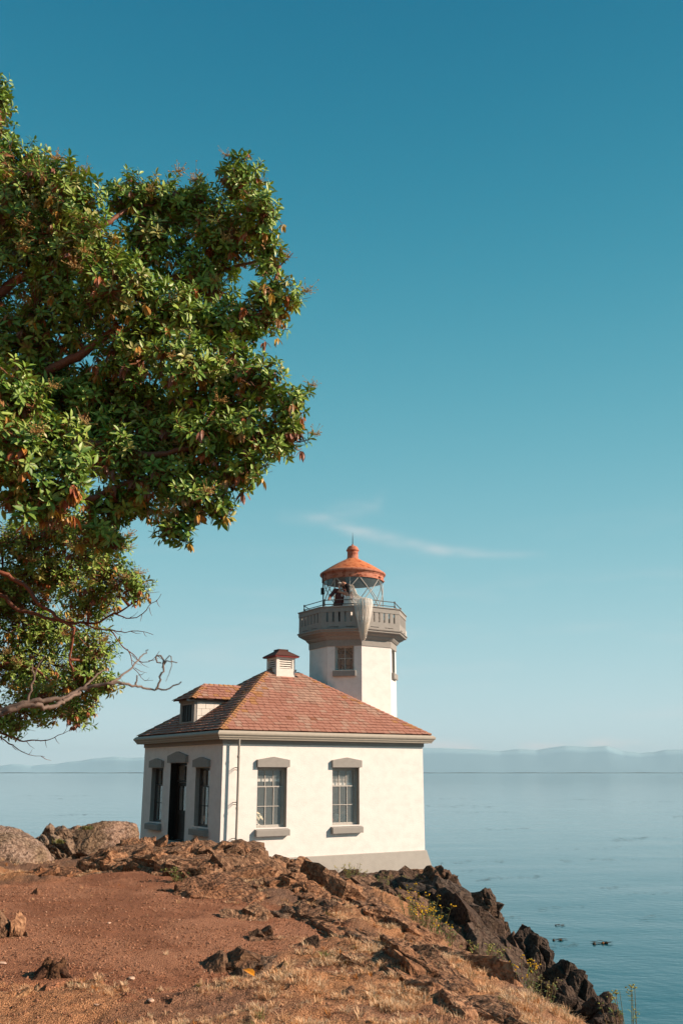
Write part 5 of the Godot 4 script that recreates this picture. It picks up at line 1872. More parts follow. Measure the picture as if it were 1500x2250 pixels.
	for c: Color in [Color(0.12, 0.225, 0.034), Color(0.18, 0.29, 0.05), Color(0.10, 0.20, 0.03), Color(0.26, 0.35, 0.07), Color(0.42, 0.17, 0.03), Color(0.36, 0.10, 0.04)]:
		var m: StandardMaterial3D = M.leaf.duplicate()
		m.albedo_color = c.linear_to_srgb()
		paints.append(m)
	var left := singles
	var places := []
	var colors: Array[PackedColorArray] = []
	for k in 8:
		places.append([])
		colors.append(PackedColorArray())
	for i in order:
		var sp: Array = spots[i]
		var up: Vector3 = sp[1]
		var k: int = 6 + r.randi() % 2 if sp[2] else r.randi() % 6
		var base := Basis(up.cross(Vector3(0.3, 0.1, 1.0)).normalized(), up, Vector3.ZERO)
		base.z = base.x.cross(base.y)
		if sp[2]: base = Basis.IDENTITY
		base = base.rotated(base.y.normalized(), r.randf() * TAU)
		var x := Transform3D(base * Basis.from_scale(Vector3.ONE * r.randf_range(0.65, 1.15)), sp[0])
		if left > 0:
			for p: Transform3D in leaf_places[k]:
				if left == 0: break
				left -= 1
				put("leaf", leaf_mesh, paints[(4 + r.randi() % 2) if sp[2] else r.randi() % 4], o).transform = x * p
			continue
		places[k].append(x)
		var tint := Color(0.115, 0.23, 0.026).lerp(Color(0.32, 0.43, 0.075), r.randf())
		if r.randf() < 0.12: tint = Color(0.30, 0.30, 0.08)
		if sp[2]:
			tint = [Color(0.42, 0.20, 0.03), Color(0.38, 0.115, 0.035), Color(0.30, 0.15, 0.05), Color(0.26, 0.10, 0.06), Color(0.48, 0.29, 0.04)][r.randi() % 5]
		colors[k].append(tint)
	var foliage := group_part("foliage", o, Transform3D.IDENTITY)
	foliage.set_meta("kind", "stuff")
	for k in 8:
		if places[k]: many("leaves", variants[k], M.leaf, places[k], colors[k], foliage)
	# tan fruit clusters
	var berry := Shape.new()
	for i in 46:
		var d := Vector3(r.randfn(), absf(r.randfn()) * 1.2 - 0.3, r.randfn()) * 0.034
		var h := 0.0065
		berry.box(d, Vector3(h, h, h), Basis(d.normalized() if d.length() > 0.001 else Vector3.UP, r.randf() * 3.0))
		berry.bar(Vector3.ZERO, d, 0.0012, 3)
	var bp := []; var bc := PackedColorArray()
	for i in spots.size():
		if spots[i][4] > 0.72 and spots[i][3] < 0.045 and not spots[i][2]:
			bp.append(Transform3D(Basis(Vector3.UP, r.randf() * TAU) * Basis.from_scale(Vector3.ONE * r.randf_range(0.9, 1.7)), spots[i][0] + spots[i][1] * 0.05))
			bc.append(Color(0.44, 0.24, 0.075).lerp(Color(0.40, 0.28, 0.12), r.randf()))
	if bp: many("fruit_clusters", berry.mesh(), M.plain, bp, bc, o)


func make_trees() -> void:
	var o := thing("madrone_tree", "large leafy tree with red bark reaching in from the left, upper crown against the sky", "tree", Vector3(-5.3, ground(-5.3, 9.6), -9.6))
	var g := o.position.y
	var blobs := [
		[-4.53, 19.15, 10.5, 0.17, 0.33], [-4.04, 17.74, 10, 0.42, 0.34], [-3.39, 17.13, 9.5, 0.37, 0.32], [-3.84, 16.90, 9.8, 0.65, 0.49], [-2.96, 16.63, 9.2, 0.31, 0.36], [-2.71, 15.99, 9, 0.37, 0.34], [-3.35, 16.24, 9.6, 0.58, 0.47], [-2.48, 17.01, 9.6, 0.26, 0.29], [-2.17, 17.06, 9.8, 0.38, 0.27], [-1.77, 17.13, 10, 0.39, 0.33], [-1.18, 17.20, 9.6, 0.29, 0.31], [-0.93, 16.64, 9.4, 0.25, 0.31], [-1.34, 16.60, 9.8, 0.43, 0.38], [-2.20, 16.48, 9.8, 0.43, 0.43], [-0.84, 16.24, 9.6, 0.16, 0.24], [-1.68, 16.11, 10, 0.43, 0.38], [-2.33, 15.44, 9, 0.49, 0.39], [-3.05, 15.49, 9.5, 0.56, 0.46], [-0.70, 15.55, 9.3, 0.28, 0.23], [-0.95, 15.33, 9.4, 0.35, 0.28], [-1.38, 15.32, 9.6, 0.41, 0.31], [-1.87, 15.28, 9.2, 0.44, 0.34], [-3.58, 15.19, 9.8, 0.52, 0.47], [-1.62, 14.51, 8.8, 0.37, 0.28], [-2.24, 14.80, 9.2, 0.39, 0.34], [-1.21, 14.64, 9.2, 0.34, 0.29], [-0.85, 14.39, 9, 0.28, 0.28], [-0.50, 14.06, 8.8, 0.21, 0.23], [-0.55, 13.76, 8.9, 0.21, 0.21], [-0.91, 13.77, 8.8, 0.34, 0.27], [-1.33, 13.76, 8.9, 0.37, 0.30], [-2.93, 13.70, 7.8, 0.28, 0.33], [-2.57, 13.35, 7.8, 0.32, 0.24], [-2.77, 13.12, 7.6, 0.31, 0.27], [-2.35, 13.02, 7.8, 0.24, 0.24], [-2.65, 12.81, 7.8, 0.36, 0.24], [-2.10, 14.44, 9.6, 0.30, 0.25], [-2.59, 14.25, 9.4, 0.29, 0.29], [-2.26, 13.60, 9, 0.28, 0.28], [-1.83, 13.36, 9, 0.27, 0.27], [-1.43, 13.11, 8.8, 0.27, 0.24], [-0.94, 13.39, 8.8, 0.22, 0.20], [-1.61, 12.78, 8.8, 0.20, 0.15], [-2.09, 13.18, 9.2, 0.28, 0.21], [-1.16, 13.01, 8.8, 0.13, 0.16],
		[-1.82, 13.95, 9.3, 0.36, 0.34], [-2.21, 14.19, 9.5, 0.34, 0.30], [-1.53, 14.27, 9.2, 0.29, 0.26], [-2.66, 13.94, 9.4, 0.34, 0.29], [-2.33, 13.18, 9.2, 0.28, 0.21], [-3.08, 14.68, 9.8, 0.41, 0.31], [-2.58, 14.59, 9.7, 0.35, 0.30], [-1.10, 14.22, 9.2, 0.29, 0.26], [-2.02, 13.62, 9.2, 0.28, 0.24], [-1.52, 13.45, 9.0, 0.25, 0.21], [-1.13, 13.37, 8.9, 0.20, 0.18], [-2.45, 12.85, 9.2, 0.3, 0.2], [-3.3, 14.4, 9.6, 0.5, 0.4], [-2.9, 14.0, 9.8, 0.4, 0.35], [-4.5, 16.0, 9.8, 0.7, 0.7], [-5.0, 17.2, 9.8, 0.7, 0.6], [-4.3, 14.2, 9.6, 0.6, 0.6], [-5.6, 15.5, 9.8, 0.8, 0.8], [-4.6, 18.3, 10.2, 0.4, 0.5]]
	var limbs := [
		[[Vector3(-5.3, g - 0.2, -9.6), Vector3(-5.2, g + 1.8, -9.6), Vector3(-4.9, g + 3.6, -9.7), Vector3(-4.7, g + 5.0, -9.7), Vector3(-4.5, 16.0, -9.8), Vector3(-4.2, 17.4, -10.0)], 0.22, 0.05, "trunk"],
		[[Vector3(-4.75, 13.6, -9.7), Vector3(-4.04, 14.33, -9.6), Vector3(-3.47, 14.65, -9.6), Vector3(-3.15, 14.77, -9.5), Vector3(-2.79, 14.94, -9.4), Vector3(-2.43, 15.17, -9.3)], 0.095, 0.04, "limb"],
		[[Vector3(-4.8, 13.0, -9.7), Vector3(-3.7, 13.9, -9.8), Vector3(-3.06, 14.41, -9.8), Vector3(-2.70, 14.75, -9.7), Vector3(-2.32, 15.22, -9.7), Vector3(-1.93, 15.44, -9.8), Vector3(-1.64, 15.64, -9.9), Vector3(-1.46, 16.23, -10.0), Vector3(-1.31, 16.60, -10.0), Vector3(-1.19, 17.03, -9.8)], 0.10, 0.022, "limb"],
		[[Vector3(-1.46, 16.23, -10.0), Vector3(-1.0, 16.21, -9.7), Vector3(-0.70, 16.03, -9.5), Vector3(-0.55, 16.15, -9.45)], 0.022, 0.005, "limb"],
		[[Vector3(-4.9, 12.6, -9.6), Vector3(-3.73, 13.55, -9.0), Vector3(-2.91, 13.67, -9.0), Vector3(-2.31, 13.72, -9.0), Vector3(-1.94, 13.60, -9.0), Vector3(-1.51, 13.64, -8.9), Vector3(-0.87, 13.85, -8.9)], 0.075, 0.018, "limb"],
		[[Vector3(-5.0, 12.2, -9.6), Vector3(-3.68, 13.07, -9.0), Vector3(-2.95, 13.02, -9.0), Vector3(-2.42, 13.19, -9.0), Vector3(-2.06, 13.31, -9.0), Vector3(-1.44, 13.16, -8.9), Vector3(-1.15, 12.85, -8.8)], 0.065, 0.010, "limb"],
		[[Vector3(-4.6, 15.3, -9.8), Vector3(-3.8, 15.9, -9.7), Vector3(-3.2, 16.3, -9.6), Vector3(-2.7, 16.5, -9.4), Vector3(-2.4, 16.9, -9.6)], 0.07, 0.02, "limb"],
		[[Vector3(-3.73, 13.5, -9.0), Vector3(-3.2, 13.2, -8.4), Vector3(-2.8, 13.1, -7.9), Vector3(-2.5, 13.2, -7.8)], 0.04, 0.012, "limb"],
		[[Vector3(-2.32, 15.22, -9.7), Vector3(-1.9, 14.9, -9.4), Vector3(-1.4, 14.7, -9.2), Vector3(-0.9, 14.45, -9.0)], 0.035, 0.010, "limb"]]
	make_tree(o, blobs, limbs, 501, 0.108, 300, 860.0, 1.16)
	o = thing("madrone_tree", "smaller-leaved tree farther back on the left, with red twigs over the water", "tree", Vector3(-6.9, ground(-6.9, 14.6), -14.6))
	g = o.position.y
	blobs = [
		[-5.00, 14.04, 14.5, 0.65, 0.36], [-4.14, 14.13, 14, 0.56, 0.28], [-3.60, 13.66, 13.5, 0.40, 0.30], [-4.52, 13.52, 14.5, 0.65, 0.36], [-5.24, 13.32, 15, 0.59, 0.44], [-3.33, 13.25, 13.2, 0.33, 0.29], [-2.88, 13.01, 13, 0.24, 0.21], [-3.67, 12.93, 13.6, 0.40, 0.27], [-4.75, 12.73, 15, 0.73, 0.37], [-3.73, 12.24, 14, 0.34, 0.34], [-4.99, 12.15, 15, 0.65, 0.43], [-3.83, 11.84, 14, 0.40, 0.30], [-3.41, 11.76, 13.8, 0.21, 0.15], [-4.50, 11.55, 14.5, 0.55, 0.31], [-3.80, 11.38, 14, 0.27, 0.23], [-5.02, 11.28, 14.5, 0.34, 0.24],
		[-5.9, 13.2, 14.6, 0.8, 0.6], [-6.1, 12.2, 14.6, 0.8, 0.6], [-6.6, 14.2, 14.6, 0.9, 0.7]]
	limbs = [
		[[Vector3(-6.9, g - 0.2, -14.6), Vector3(-6.8, g + 1.6, -14.6), Vector3(-6.5, g + 3.2, -14.5), Vector3(-6.2, g + 5.0, -14.4)], 0.16, 0.05, "trunk"],
		[[Vector3(-6.45, 12.9, -14.4), Vector3(-5.39, 13.34, -13.8), Vector3(-4.80, 13.24, -13.8), Vector3(-4.40, 12.86, -13.6), Vector3(-3.95, 12.57, -13.5), Vector3(-3.84, 12.44, -13.5), Vector3(-3.91, 12.13, -13.6), Vector3(-3.85, 11.7, -13.8)], 0.05, 0.012, "limb"],
		[[Vector3(-6.6, 12.3, -14.5), Vector3(-5.44, 13.07, -14.0), Vector3(-4.73, 12.82, -14.0), Vector3(-3.78, 12.59, -13.6), Vector3(-3.28, 12.69, -13.4), Vector3(-2.98, 12.82, -13.2)], 0.045, 0.010, "limb"],
		[[Vector3(-6.7, 11.6, -14.6), Vector3(-5.6, 12.0, -14.6), Vector3(-4.9, 12.1, -14.6), Vector3(-4.2, 11.7, -14.3), Vector3(-3.7, 11.75, -14.0)], 0.04, 0.010, "limb"],
		[[Vector3(-6.3, 13.9, -14.4), Vector3(-5.2, 14.0, -14.4), Vector3(-4.3, 14.0, -14.1), Vector3(-3.6, 13.7, -13.5)], 0.045, 0.012, "limb"],
		[[Vector3(-3.78, 12.59, -13.6), Vector3(-3.3, 12.45, -13.3), Vector3(-2.85, 12.40, -13.1), Vector3(-2.62, 12.36, -13.0)], 0.014, 0.003, "limb"],
		[[Vector3(-3.3, 12.45, -13.3), Vector3(-3.0, 12.15, -13.2), Vector3(-2.75, 11.98, -13.1), Vector3(-2.50, 12.10, -13.0)], 0.010, 0.003, "limb"],
		[[Vector3(-3.28, 12.69, -13.4), Vector3(-2.9, 12.62, -13.2), Vector3(-2.66, 12.80, -13.1), Vector3(-2.52, 12.92, -13.0)], 0.010, 0.003, "limb"],
		[[Vector3(-3.0, 12.15, -13.2), Vector3(-2.75, 11.75, -13.0), Vector3(-2.55, 11.72, -12.9)], 0.007, 0.002, "limb"],
		[[Vector3(-5.6, 11.2, -14.5), Vector3(-4.9, 11.0, -14.3), Vector3(-4.4, 10.95, -14.1), Vector3(-3.9, 11.1, -14.0)], 0.018, 0.003, "limb"],
		[[Vector3(-5.2, 11.1, -14.4), Vector3(-4.7, 10.8, -14.2), Vector3(-4.3, 10.72, -14.1)], 0.012, 0.002, "limb"]]
	make_tree(o, blobs, limbs, 502, 0.095, 0, 860.0, 1.25)
	bare_branch()
	# two trees of the added hillside on the left, out of the picture, that the shaded windows mirror
	for q in [[-15.5, 29.5, 2.4, 5.5, 31], [-14.5, 20.5, 2.6, 6.0, 32]]:
		o = thing("madrone_tree", "leafy tree on the added hillside beyond the left edge, level with the %s" % ("door" if q[4] == 31 else "boulders"), "tree", Vector3(q[0], ground(q[0], q[1]) - 0.2, -q[1]), 0.0, "trees beyond the left edge")
		var r := RandomNumberGenerator.new()
		r.seed = q[4]
		blobs = []
		limbs = [[[o.position, o.position + Vector3(0.3, q[3] * 0.4, 0), o.position + Vector3(0, q[3] * 0.9, 0.2)], 0.16, 0.05, "trunk"]]
		for i in 12:
			var d := Vector3(r.randfn(), r.randfn() * 1.2, r.randfn()).limit_length(1.6) * 0.55
			blobs.append([q[0] + d.x * q[2], o.position.y + q[3] * 0.62 + d.y * q[3] * 0.35, q[1] + d.z * q[2], q[2] * 0.36, q[2] * 0.32])
		make_tree(o, blobs, limbs, q[4], 0.20, 0, 120.0)


func bare_branch() -> void:
	var o := thing("dead_branch", "bare blurred branch near the eye, reaching across from the left before the roof", "branch", Vector3(-2.1, ground(-2.1, 3.6), -3.6))
	var at := o.position
	var g := at.y
	var all := [
		[[Vector3(-2.1, g - 0.1, -3.6), Vector3(-2.05, g + 0.9, -3.6), Vector3(-1.9, 10.5, -3.6), Vector3(-1.55, 10.66, -3.6)], 0.06, 0.022],
		[[Vector3(-1.55, 10.66, -3.6), Vector3(-1.33, 10.71, -3.6), Vector3(-1.18, 10.755, -3.6), Vector3(-1.06, 10.775, -3.65), Vector3(-1.01, 10.81, -3.7), Vector3(-0.89, 10.835, -3.7), Vector3(-0.81, 10.828, -3.75), Vector3(-0.76, 10.818, -3.8), Vector3(-0.73, 10.822, -3.8), Vector3(-0.70, 10.818, -3.8), Vector3(-0.64, 10.85, -3.8)], 0.015, 0.0025],
		[[Vector3(-1.55, 10.66, -3.6), Vector3(-1.30, 10.69, -3.5), Vector3(-1.15, 10.735, -3.5), Vector3(-1.07, 10.74, -3.55), Vector3(-1.01, 10.80, -3.68)], 0.012, 0.007],
		[[Vector3(-0.74, 10.82, -3.8), Vector3(-0.725, 10.87, -3.8), Vector3(-0.715, 10.92, -3.8), Vector3(-0.725, 10.955, -3.8), Vector3(-0.745, 10.95, -3.8), Vector3(-0.742, 10.93, -3.8), Vector3(-0.725, 10.925, -3.8)], 0.0045, 0.003],
		[[Vector3(-0.72, 10.905, -3.8), Vector3(-0.70, 10.93, -3.8), Vector3(-0.66, 10.925, -3.8)], 0.003, 0.002],
		[[Vector3(-0.716, 10.92, -3.8), Vector3(-0.695, 10.955, -3.8), Vector3(-0.68, 10.93, -3.79), Vector3(-0.685, 10.89, -3.79), Vector3(-0.70, 10.85, -3.79)], 0.0025, 0.001],
		[[Vector3(-0.81, 10.828, -3.75), Vector3(-0.808, 10.87, -3.75)], 0.004, 0.0025],
		[[Vector3(-0.90, 10.833, -3.7), Vector3(-0.85, 10.90, -3.8), Vector3(-0.82, 10.97, -3.9), Vector3(-0.80, 10.99, -3.9)], 0.005, 0.002],
		[[Vector3(-1.18, 10.755, -3.6), Vector3(-1.165, 10.85, -3.6), Vector3(-1.15, 10.90, -3.6), Vector3(-1.13, 10.93, -3.6)], 0.005, 0.002],
		[[Vector3(-1.165, 10.85, -3.6), Vector3(-1.18, 10.90, -3.6)], 0.004, 0.002],
		[[Vector3(-1.01, 10.81, -3.7), Vector3(-0.97, 10.87, -3.75), Vector3(-0.94, 10.90, -3.8)], 0.005, 0.002]]
	for l: Array in all:
		var s := Shape.new()
		var c := Curve3D.new()
		var pts: Array = l[0]
		for i in pts.size():
			var t: Vector3 = (pts[mini(i + 1, pts.size() - 1)] - pts[maxi(i - 1, 0)]) * 0.2
			c.add_point(pts[i] - at, -t, t)
		c.bake_interval = 0.02
		var path := c.get_baked_points()
		var radii := PackedFloat32Array()
		for i in path.size():
			radii.append(lerpf(l[1], l[2], i / float(path.size() - 1)) * (1.0 + 0.06 * sin(i * 1.9)))
			if i > 0 and i < path.size() - 1: path[i] += Vector3(rng.randfn(), rng.randfn(), rng.randfn()) * minf(l[2] * 0.9, 0.004)
		s.col = Color(0.25, 0.17, 0.13)
		s.tube(path, radii, 7)
		put("stem" if l[1] > 0.05 else "twig", s, M.bark, o)


# ---------------------------------------------------------------- people
class Body:   # tapered limbs joined with a smooth minimum and meshed as surface nets
	var bones: Array = []
	func add(a: Vector3, b: Vector3, ra: float, rb: float) -> Body:
		bones.append([a, b, ra, rb])
		return self
	func ball(a: Vector3, r: float) -> Body:
		return add(a, a + Vector3(0, 0.001, 0), r, r)
	func build(s: Shape, cell: float, blend: float) -> void:
		var lo := Vector3.INF; var hi := -Vector3.INF
		for b: Array in bones:
			for e in 2:
				var q: Vector3 = Vector3.ONE * (b[2 + e] + cell * 2.5)
				lo = lo.min(b[e] - q); hi = hi.max(b[e] + q)
		var n := Vector3i(((hi - lo) / cell).ceil()) + Vector3i.ONE
		var sx := 1; var sy := n.x; var sz := n.x * n.y
		var f := PackedFloat32Array()
		f.resize(n.x * n.y * n.z)
		f.fill(1.0)
		for b: Array in bones:
			var a: Vector3 = b[0]; var d: Vector3 = b[1] - b[0]
			var ra: float = b[2]; var rb: float = b[3]
			var dd := maxf(d.length_squared(), 1e-9)
			var q := Vector3.ONE * (maxf(ra, rb) + blend + cell * 2.0)
			var i0 := Vector3i((((b[0] as Vector3).min(b[1]) - q - lo) / cell).floor()).clamp(Vector3i.ZERO, n - Vector3i.ONE)
			var i1 := Vector3i((((b[0] as Vector3).max(b[1]) + q - lo) / cell).ceil()).clamp(Vector3i.ZERO, n - Vector3i.ONE)
			for z in range(i0.z, i1.z + 1):
				for y in range(i0.y, i1.y + 1):
					var k := z * sz + y * sy + i0.x
					for x in range(i0.x, i1.x + 1):
						var p := lo + Vector3(x, y, z) * cell - a
						var t := clampf(p.dot(d) / dd, 0.0, 1.0)
						var g := (p - d * t).length() - lerpf(ra, rb, t)
						var o := f[k]
						var h := maxf(blend - absf(o - g), 0.0) / blend
						f[k] = minf(o, g) - h * h * blend * 0.25
						k += 1
		var at := PackedInt32Array()
		at.resize(f.size())
		at.fill(-1)
		var v := PackedVector3Array(); var nn := PackedVector3Array()
		var off := [0, sx, sy, sx + sy, sz, sz + sx, sz + sy, sz + sx + sy]
		var pos := [Vector3(0, 0, 0), Vector3(1, 0, 0), Vector3(0, 1, 0), Vector3(1, 1, 0), Vector3(0, 0, 1), Vector3(1, 0, 1), Vector3(0, 1, 1), Vector3(1, 1, 1)]
		var edges := [[0, 1], [2, 3], [4, 5], [6, 7], [0, 2], [1, 3], [4, 6], [5, 7], [0, 4], [1, 5], [2, 6], [3, 7]]
		for z in n.z - 1:
			for y in n.y - 1:
				for x in n.x - 1:
					var k := z * sz + y * sy + x
					var ins := 0
					if f[k] >= 0.9: continue
					for o: int in off:
						if f[k + o] < 0.0: ins += 1
					if ins == 0 or ins == 8: continue
					var m := Vector3.ZERO; var c := 0
					for e: Array in edges:
						var p: float = f[k + off[e[0]]]; var q: float = f[k + off[e[1]]]
						if (p < 0.0) != (q < 0.0):
							m += (pos[e[0]] as Vector3).lerp(pos[e[1]], p / (p - q)); c += 1
					at[k] = v.size()
					v.append(lo + (Vector3(x, y, z) + m / c) * cell)
					nn.append(Vector3(f[k + sx] - f[k] + f[k + sx + sy + sz] - f[k + sy + sz], f[k + sy] - f[k] + f[k + sx + sy + sz] - f[k + sx + sz], f[k + sz] - f[k] + f[k + sx + sy + sz] - f[k + sx + sy]).normalized())
		var st := [sx, sy, sz]
		for z in range(1, n.z - 1):
			for y in range(1, n.y - 1):
				for x in range(1, n.x - 1):
					var k := z * sz + y * sy + x
					var here := f[k] < 0.0
					for ax in 3:
						if here == (f[k + st[ax]] < 0.0): continue
						var u: int = st[(ax + 1) % 3]; var w: int = st[(ax + 2) % 3]
						var a := at[k]; var b := at[k - u]; var c := at[k - u - w]; var d := at[k - w]
						if a < 0 or b < 0 or c < 0 or d < 0: continue
						if here:
							s.smooth_tri(v[a], v[b], v[c], nn[a], nn[b], nn[c]); s.smooth_tri(v[a], v[c], v[d], nn[a], nn[c], nn[d])
						else:
							s.smooth_tri(v[a], v[c], v[b], nn[a], nn[c], nn[b]); s.smooth_tri(v[a], v[d], v[c], nn[a], nn[d], nn[c])


func add_hand(s: Shape, wrist: Vector3, along: Vector3, palm: Vector3, thumb_side: float, curl: float) -> void:   # palm: the way the palm faces
	var f := along.normalized()
	var p := (palm - f * palm.dot(f)).normalized()
	var side := f.cross(p) * thumb_side
	var b := Body.new()
	b.add(wrist - f * 0.03, wrist + f * 0.01, 0.026, 0.024)
	for i in 4:
		var o := side * (0.030 - i * 0.020)
		var k := wrist + f * (0.085 - absf(i - 1.2) * 0.004) + o
		b.add(wrist + f * 0.015 + o * 0.6, k, 0.016, 0.0115)
		var q: float = [0.040, 0.045, 0.042, 0.032][i]
		var d := f
		for j in 3:
			d = (d * cos(curl) + p * sin(curl)).normalized() if j == 0 else (d + p * curl * 0.9).normalized()
			var e: Vector3 = k + d * q * [1.0, 0.65, 0.5][j]
			b.add(k, e, 0.0098 - j * 0.0008, 0.0092 - j * 0.0009)
			k = e
	var t0 := wrist + f * 0.022 + side * 0.028
	var t1 := t0 + (f * 0.6 + side * 0.8 + p * 0.3).normalized() * 0.042
	var t2 := t1 + (f * 0.9 + side * 0.25 + p * 0.5).normalized() * 0.032
	b.add(t0, t1, 0.015, 0.012).add(t1, t2, 0.0115, 0.009)
	b.build(s, 0.005, 0.006)


func add_head(s: Shape, mid: Vector3, face_to: Vector3, up: Vector3) -> Basis:   # returns right, up, back
	var z := -face_to.normalized()
	var y := (up - z * up.dot(z)).normalized()
	var x := y.cross(z)
	var m := Basis(x, y, z)
	var b := Body.new()
	b.add(mid + m * Vector3(0, 0.035, 0.035), mid + m * Vector3(0, 0.035, -0.02), 0.082, 0.078)
	b.add(mid + m * Vector3(0, 0.0, -0.03), mid + m * Vector3(0, -0.075, -0.055), 0.062, 0.038)
	b.add(mid + m * Vector3(0.025, -0.06, -0.01), mid + m * Vector3(-0.025, -0.06, -0.01), 0.045, 0.045)
	b.add(mid + m * Vector3(0, 0.015, -0.095), mid + m * Vector3(0, -0.022, -0.112), 0.009, 0.014)
	b.add(mid + m * Vector3(0.022, -0.055, -0.092), mid + m * Vector3(-0.022, -0.055, -0.092), 0.008, 0.008)
	for e in [-1, 1]:
		b.add(mid + m * Vector3(e * 0.078, 0.015, 0.01), mid + m * Vector3(e * 0.078, -0.025, 0.0), 0.013, 0.009)
		b.add(mid + m * Vector3(e * 0.02, 0.03, -0.088), mid + m * Vector3(e * 0.05, 0.03, -0.075), 0.010, 0.010)
	b.build(s, 0.007, 0.014)
	return m


func make_people() -> void:
	var turn := Basis(Vector3.UP, deg_to_rad(TURN))
	var tower := CORNER + turn * Vector3(6.41, 7.925, -3.0)
	# the man: bald, bearded, dark suit, one hand on the rail
	var o := thing("person", "bald bearded person in dark maroon suit and sunglasses, hand on the gallery rail", "person", tower + Vector3(-0.50, 0, 1.24))
	var at := o.position
	var skin := Color(0.50, 0.25, 0.165)
	var s := Shape.new()
	s.col = skin
	var head := Vector3(0.165, 1.565, 0.05)
	var b := Body.new()
	b.add(Vector3(0.09, 1.36, 0.02), head + Vector3(-0.02, -0.05, 0), 0.062, 0.055)
	b.add(Vector3(0.0, 0.95, 0), Vector3(0.05, 1.30, 0.01), 0.13, 0.14)
	for e in [-1, 1]:
		b.add(Vector3(e * 0.09, 0.9, 0), Vector3(e * 0.10, 0.5, 0.02), 0.085, 0.06)
		b.add(Vector3(e * 0.10, 0.5, 0.02), Vector3(e * 0.10, 0.09, 0), 0.055, 0.04)
	var rs := Vector3(-0.13, 1.38, 0.03); var re := Vector3(-0.27, 1.19, 0.12); var rw := Vector3(-0.325, 1.085, 0.225)
	var ls := Vector3(0.20, 1.36, -0.02); var le := Vector3(0.42, 1.17, 0.02); var lw := Vector3(0.40, 1.08, 0.22)
	for arm in [[rs, re, rw], [ls, le, lw]]:
		b.add(arm[0], arm[1], 0.05, 0.042).add(arm[1], arm[2], 0.042, 0.028)
		b.add(Vector3(0.05, 1.36, 0.0), arm[0], 0.07, 0.055)
	b.build(s, 0.014, 0.03)
	add_head(s, head, Vector3(0.75, -0.30, 0.45), Vector3(0.15, 1, 0.1))
	add_hand(s, rw, Vector3(-0.15, -0.35, 0.9), Vector3(0.1, -0.9, -0.3), 1.0, 0.7)
	add_hand(s, lw, Vector3(-0.75, -0.15, 0.35), Vector3(-0.2, 0.0, -1.0), -1.0, 0.15)
	put("body", s, M.plain, o)
	s = Shape.new()
	s.col = Color(0.125, 0.042, 0.036)
	b = Body.new()
	b.add(Vector3(0.0, 0.86, 0), Vector3(0.03, 1.18, 0.01), 0.160, 0.158).add(Vector3(0.03, 1.18, 0.01), Vector3(0.05, 1.33, 0.01), 0.160, 0.125)
	for arm in [[rs, re, rw], [ls, le, lw]]:
		b.add(arm[0], arm[1], 0.072, 0.060).add(arm[1], (arm[1] as Vector3).lerp(arm[2], 0.86), 0.058, 0.046)
		b.add(Vector3(0.05, 1.37, 0.0), arm[0], 0.075, 0.075)
	b.build(s, 0.014, 0.03)
	put("jacket", s, M.plain, o)
	s = Shape.new()
	s.col = Color(0.07, 0.025, 0.022)
	b = Body.new()
	for e in [-1, 1]:
		b.add(Vector3(e * 0.08, 0.90, 0), Vector3(e * 0.10, 0.5, 0.02), 0.115, 0.085)
		b.add(Vector3(e * 0.10, 0.5, 0.02), Vector3(e * 0.10, 0.06, 0), 0.08, 0.068)
	b.build(s, 0.018, 0.03)
	put("trousers", s, M.plain, o)
	s = Shape.new()
	s.col = Color(0.03, 0.02, 0.018)
	for e in [-1, 1]: s.box(Vector3(e * 0.10, 0.045, 0.05), Vector3(0.09, 0.09, 0.26), Basis.IDENTITY, 0.02)
	put("shoes", s, M.plain, o)
	s = Shape.new()
	s.col = Color(0.70, 0.68, 0.66)
	b = Body.new()
	b.add(Vector3(0.11, 1.34, 0.085), Vector3(0.10, 1.18, 0.125), 0.05, 0.048).add(Vector3(0.085, 1.42, 0.03), Vector3(0.10, 1.44, 0.03), 0.066, 0.066)
	b.build(s, 0.01, 0.02)
	put("shirt", s, M.plain, o)
	var m := Basis.looking_at(Vector3(0.75, -0.30, 0.45), Vector3(0.15, 1, 0.1))
	s = Shape.new()
	s.col = Color(0.02, 0.013, 0.010)
	b = Body.new()
	b.add(head + m * Vector3(-0.055, -0.05, -0.03), head + m * Vector3(-0.02, -0.092, -0.072), 0.026, 0.022)
	b.add(head + m * Vector3(0.055, -0.05, -0.03), head + m * Vector3(0.02, -0.092, -0.072), 0.026, 0.022)
	b.add(head + m * Vector3(-0.02, -0.095, -0.075), head + m * Vector3(0.02, -0.095, -0.075), 0.022, 0.022)
	b.add(head + m * Vector3(-0.02, -0.04, -0.098), head + m * Vector3(0.02, -0.04, -0.098), 0.007, 0.007)
	b.build(s, 0.007, 0.012)
	put("beard", s, M.plain, o)
	s = Shape.new()
	s.col = Color(0.01, 0.01, 0.012)
	for e in [-1, 1]:
		s.box(head + m * Vector3(e * 0.034, 0.016, -0.102), Vector3(0.052, 0.036, 0.012), m * Basis(Vector3.UP, e * -0.25), 0.005)
		s.bar(head + m * Vector3(e * 0.06, 0.022, -0.092), head + m * Vector3(e * 0.085, 0.015, 0.0), 0.003, 4)
	s.bar(head + m * Vector3(-0.012, 0.022, -0.107), head + m * Vector3(0.012, 0.022, -0.107), 0.003, 4)
	put("sunglasses", s, M.plain, o)
	# the bride, her bare back towards the eye
	o = thing("person", "dark-haired person in white strapless dress and long veil, back to the rail", "person", tower + Vector3(-0.19, 0, 1.43))
	head = Vector3(-0.02, 1.475, -0.03)
	s = Shape.new()
	s.col = Color(0.56, 0.29, 0.20)
	b = Body.new()
	b.add(Vector3(0, 0.90, 0), Vector3(0, 1.06, 0), 0.125, 0.095).add(Vector3(0, 1.06, 0), Vector3(0, 1.24, 0), 0.095, 0.105)
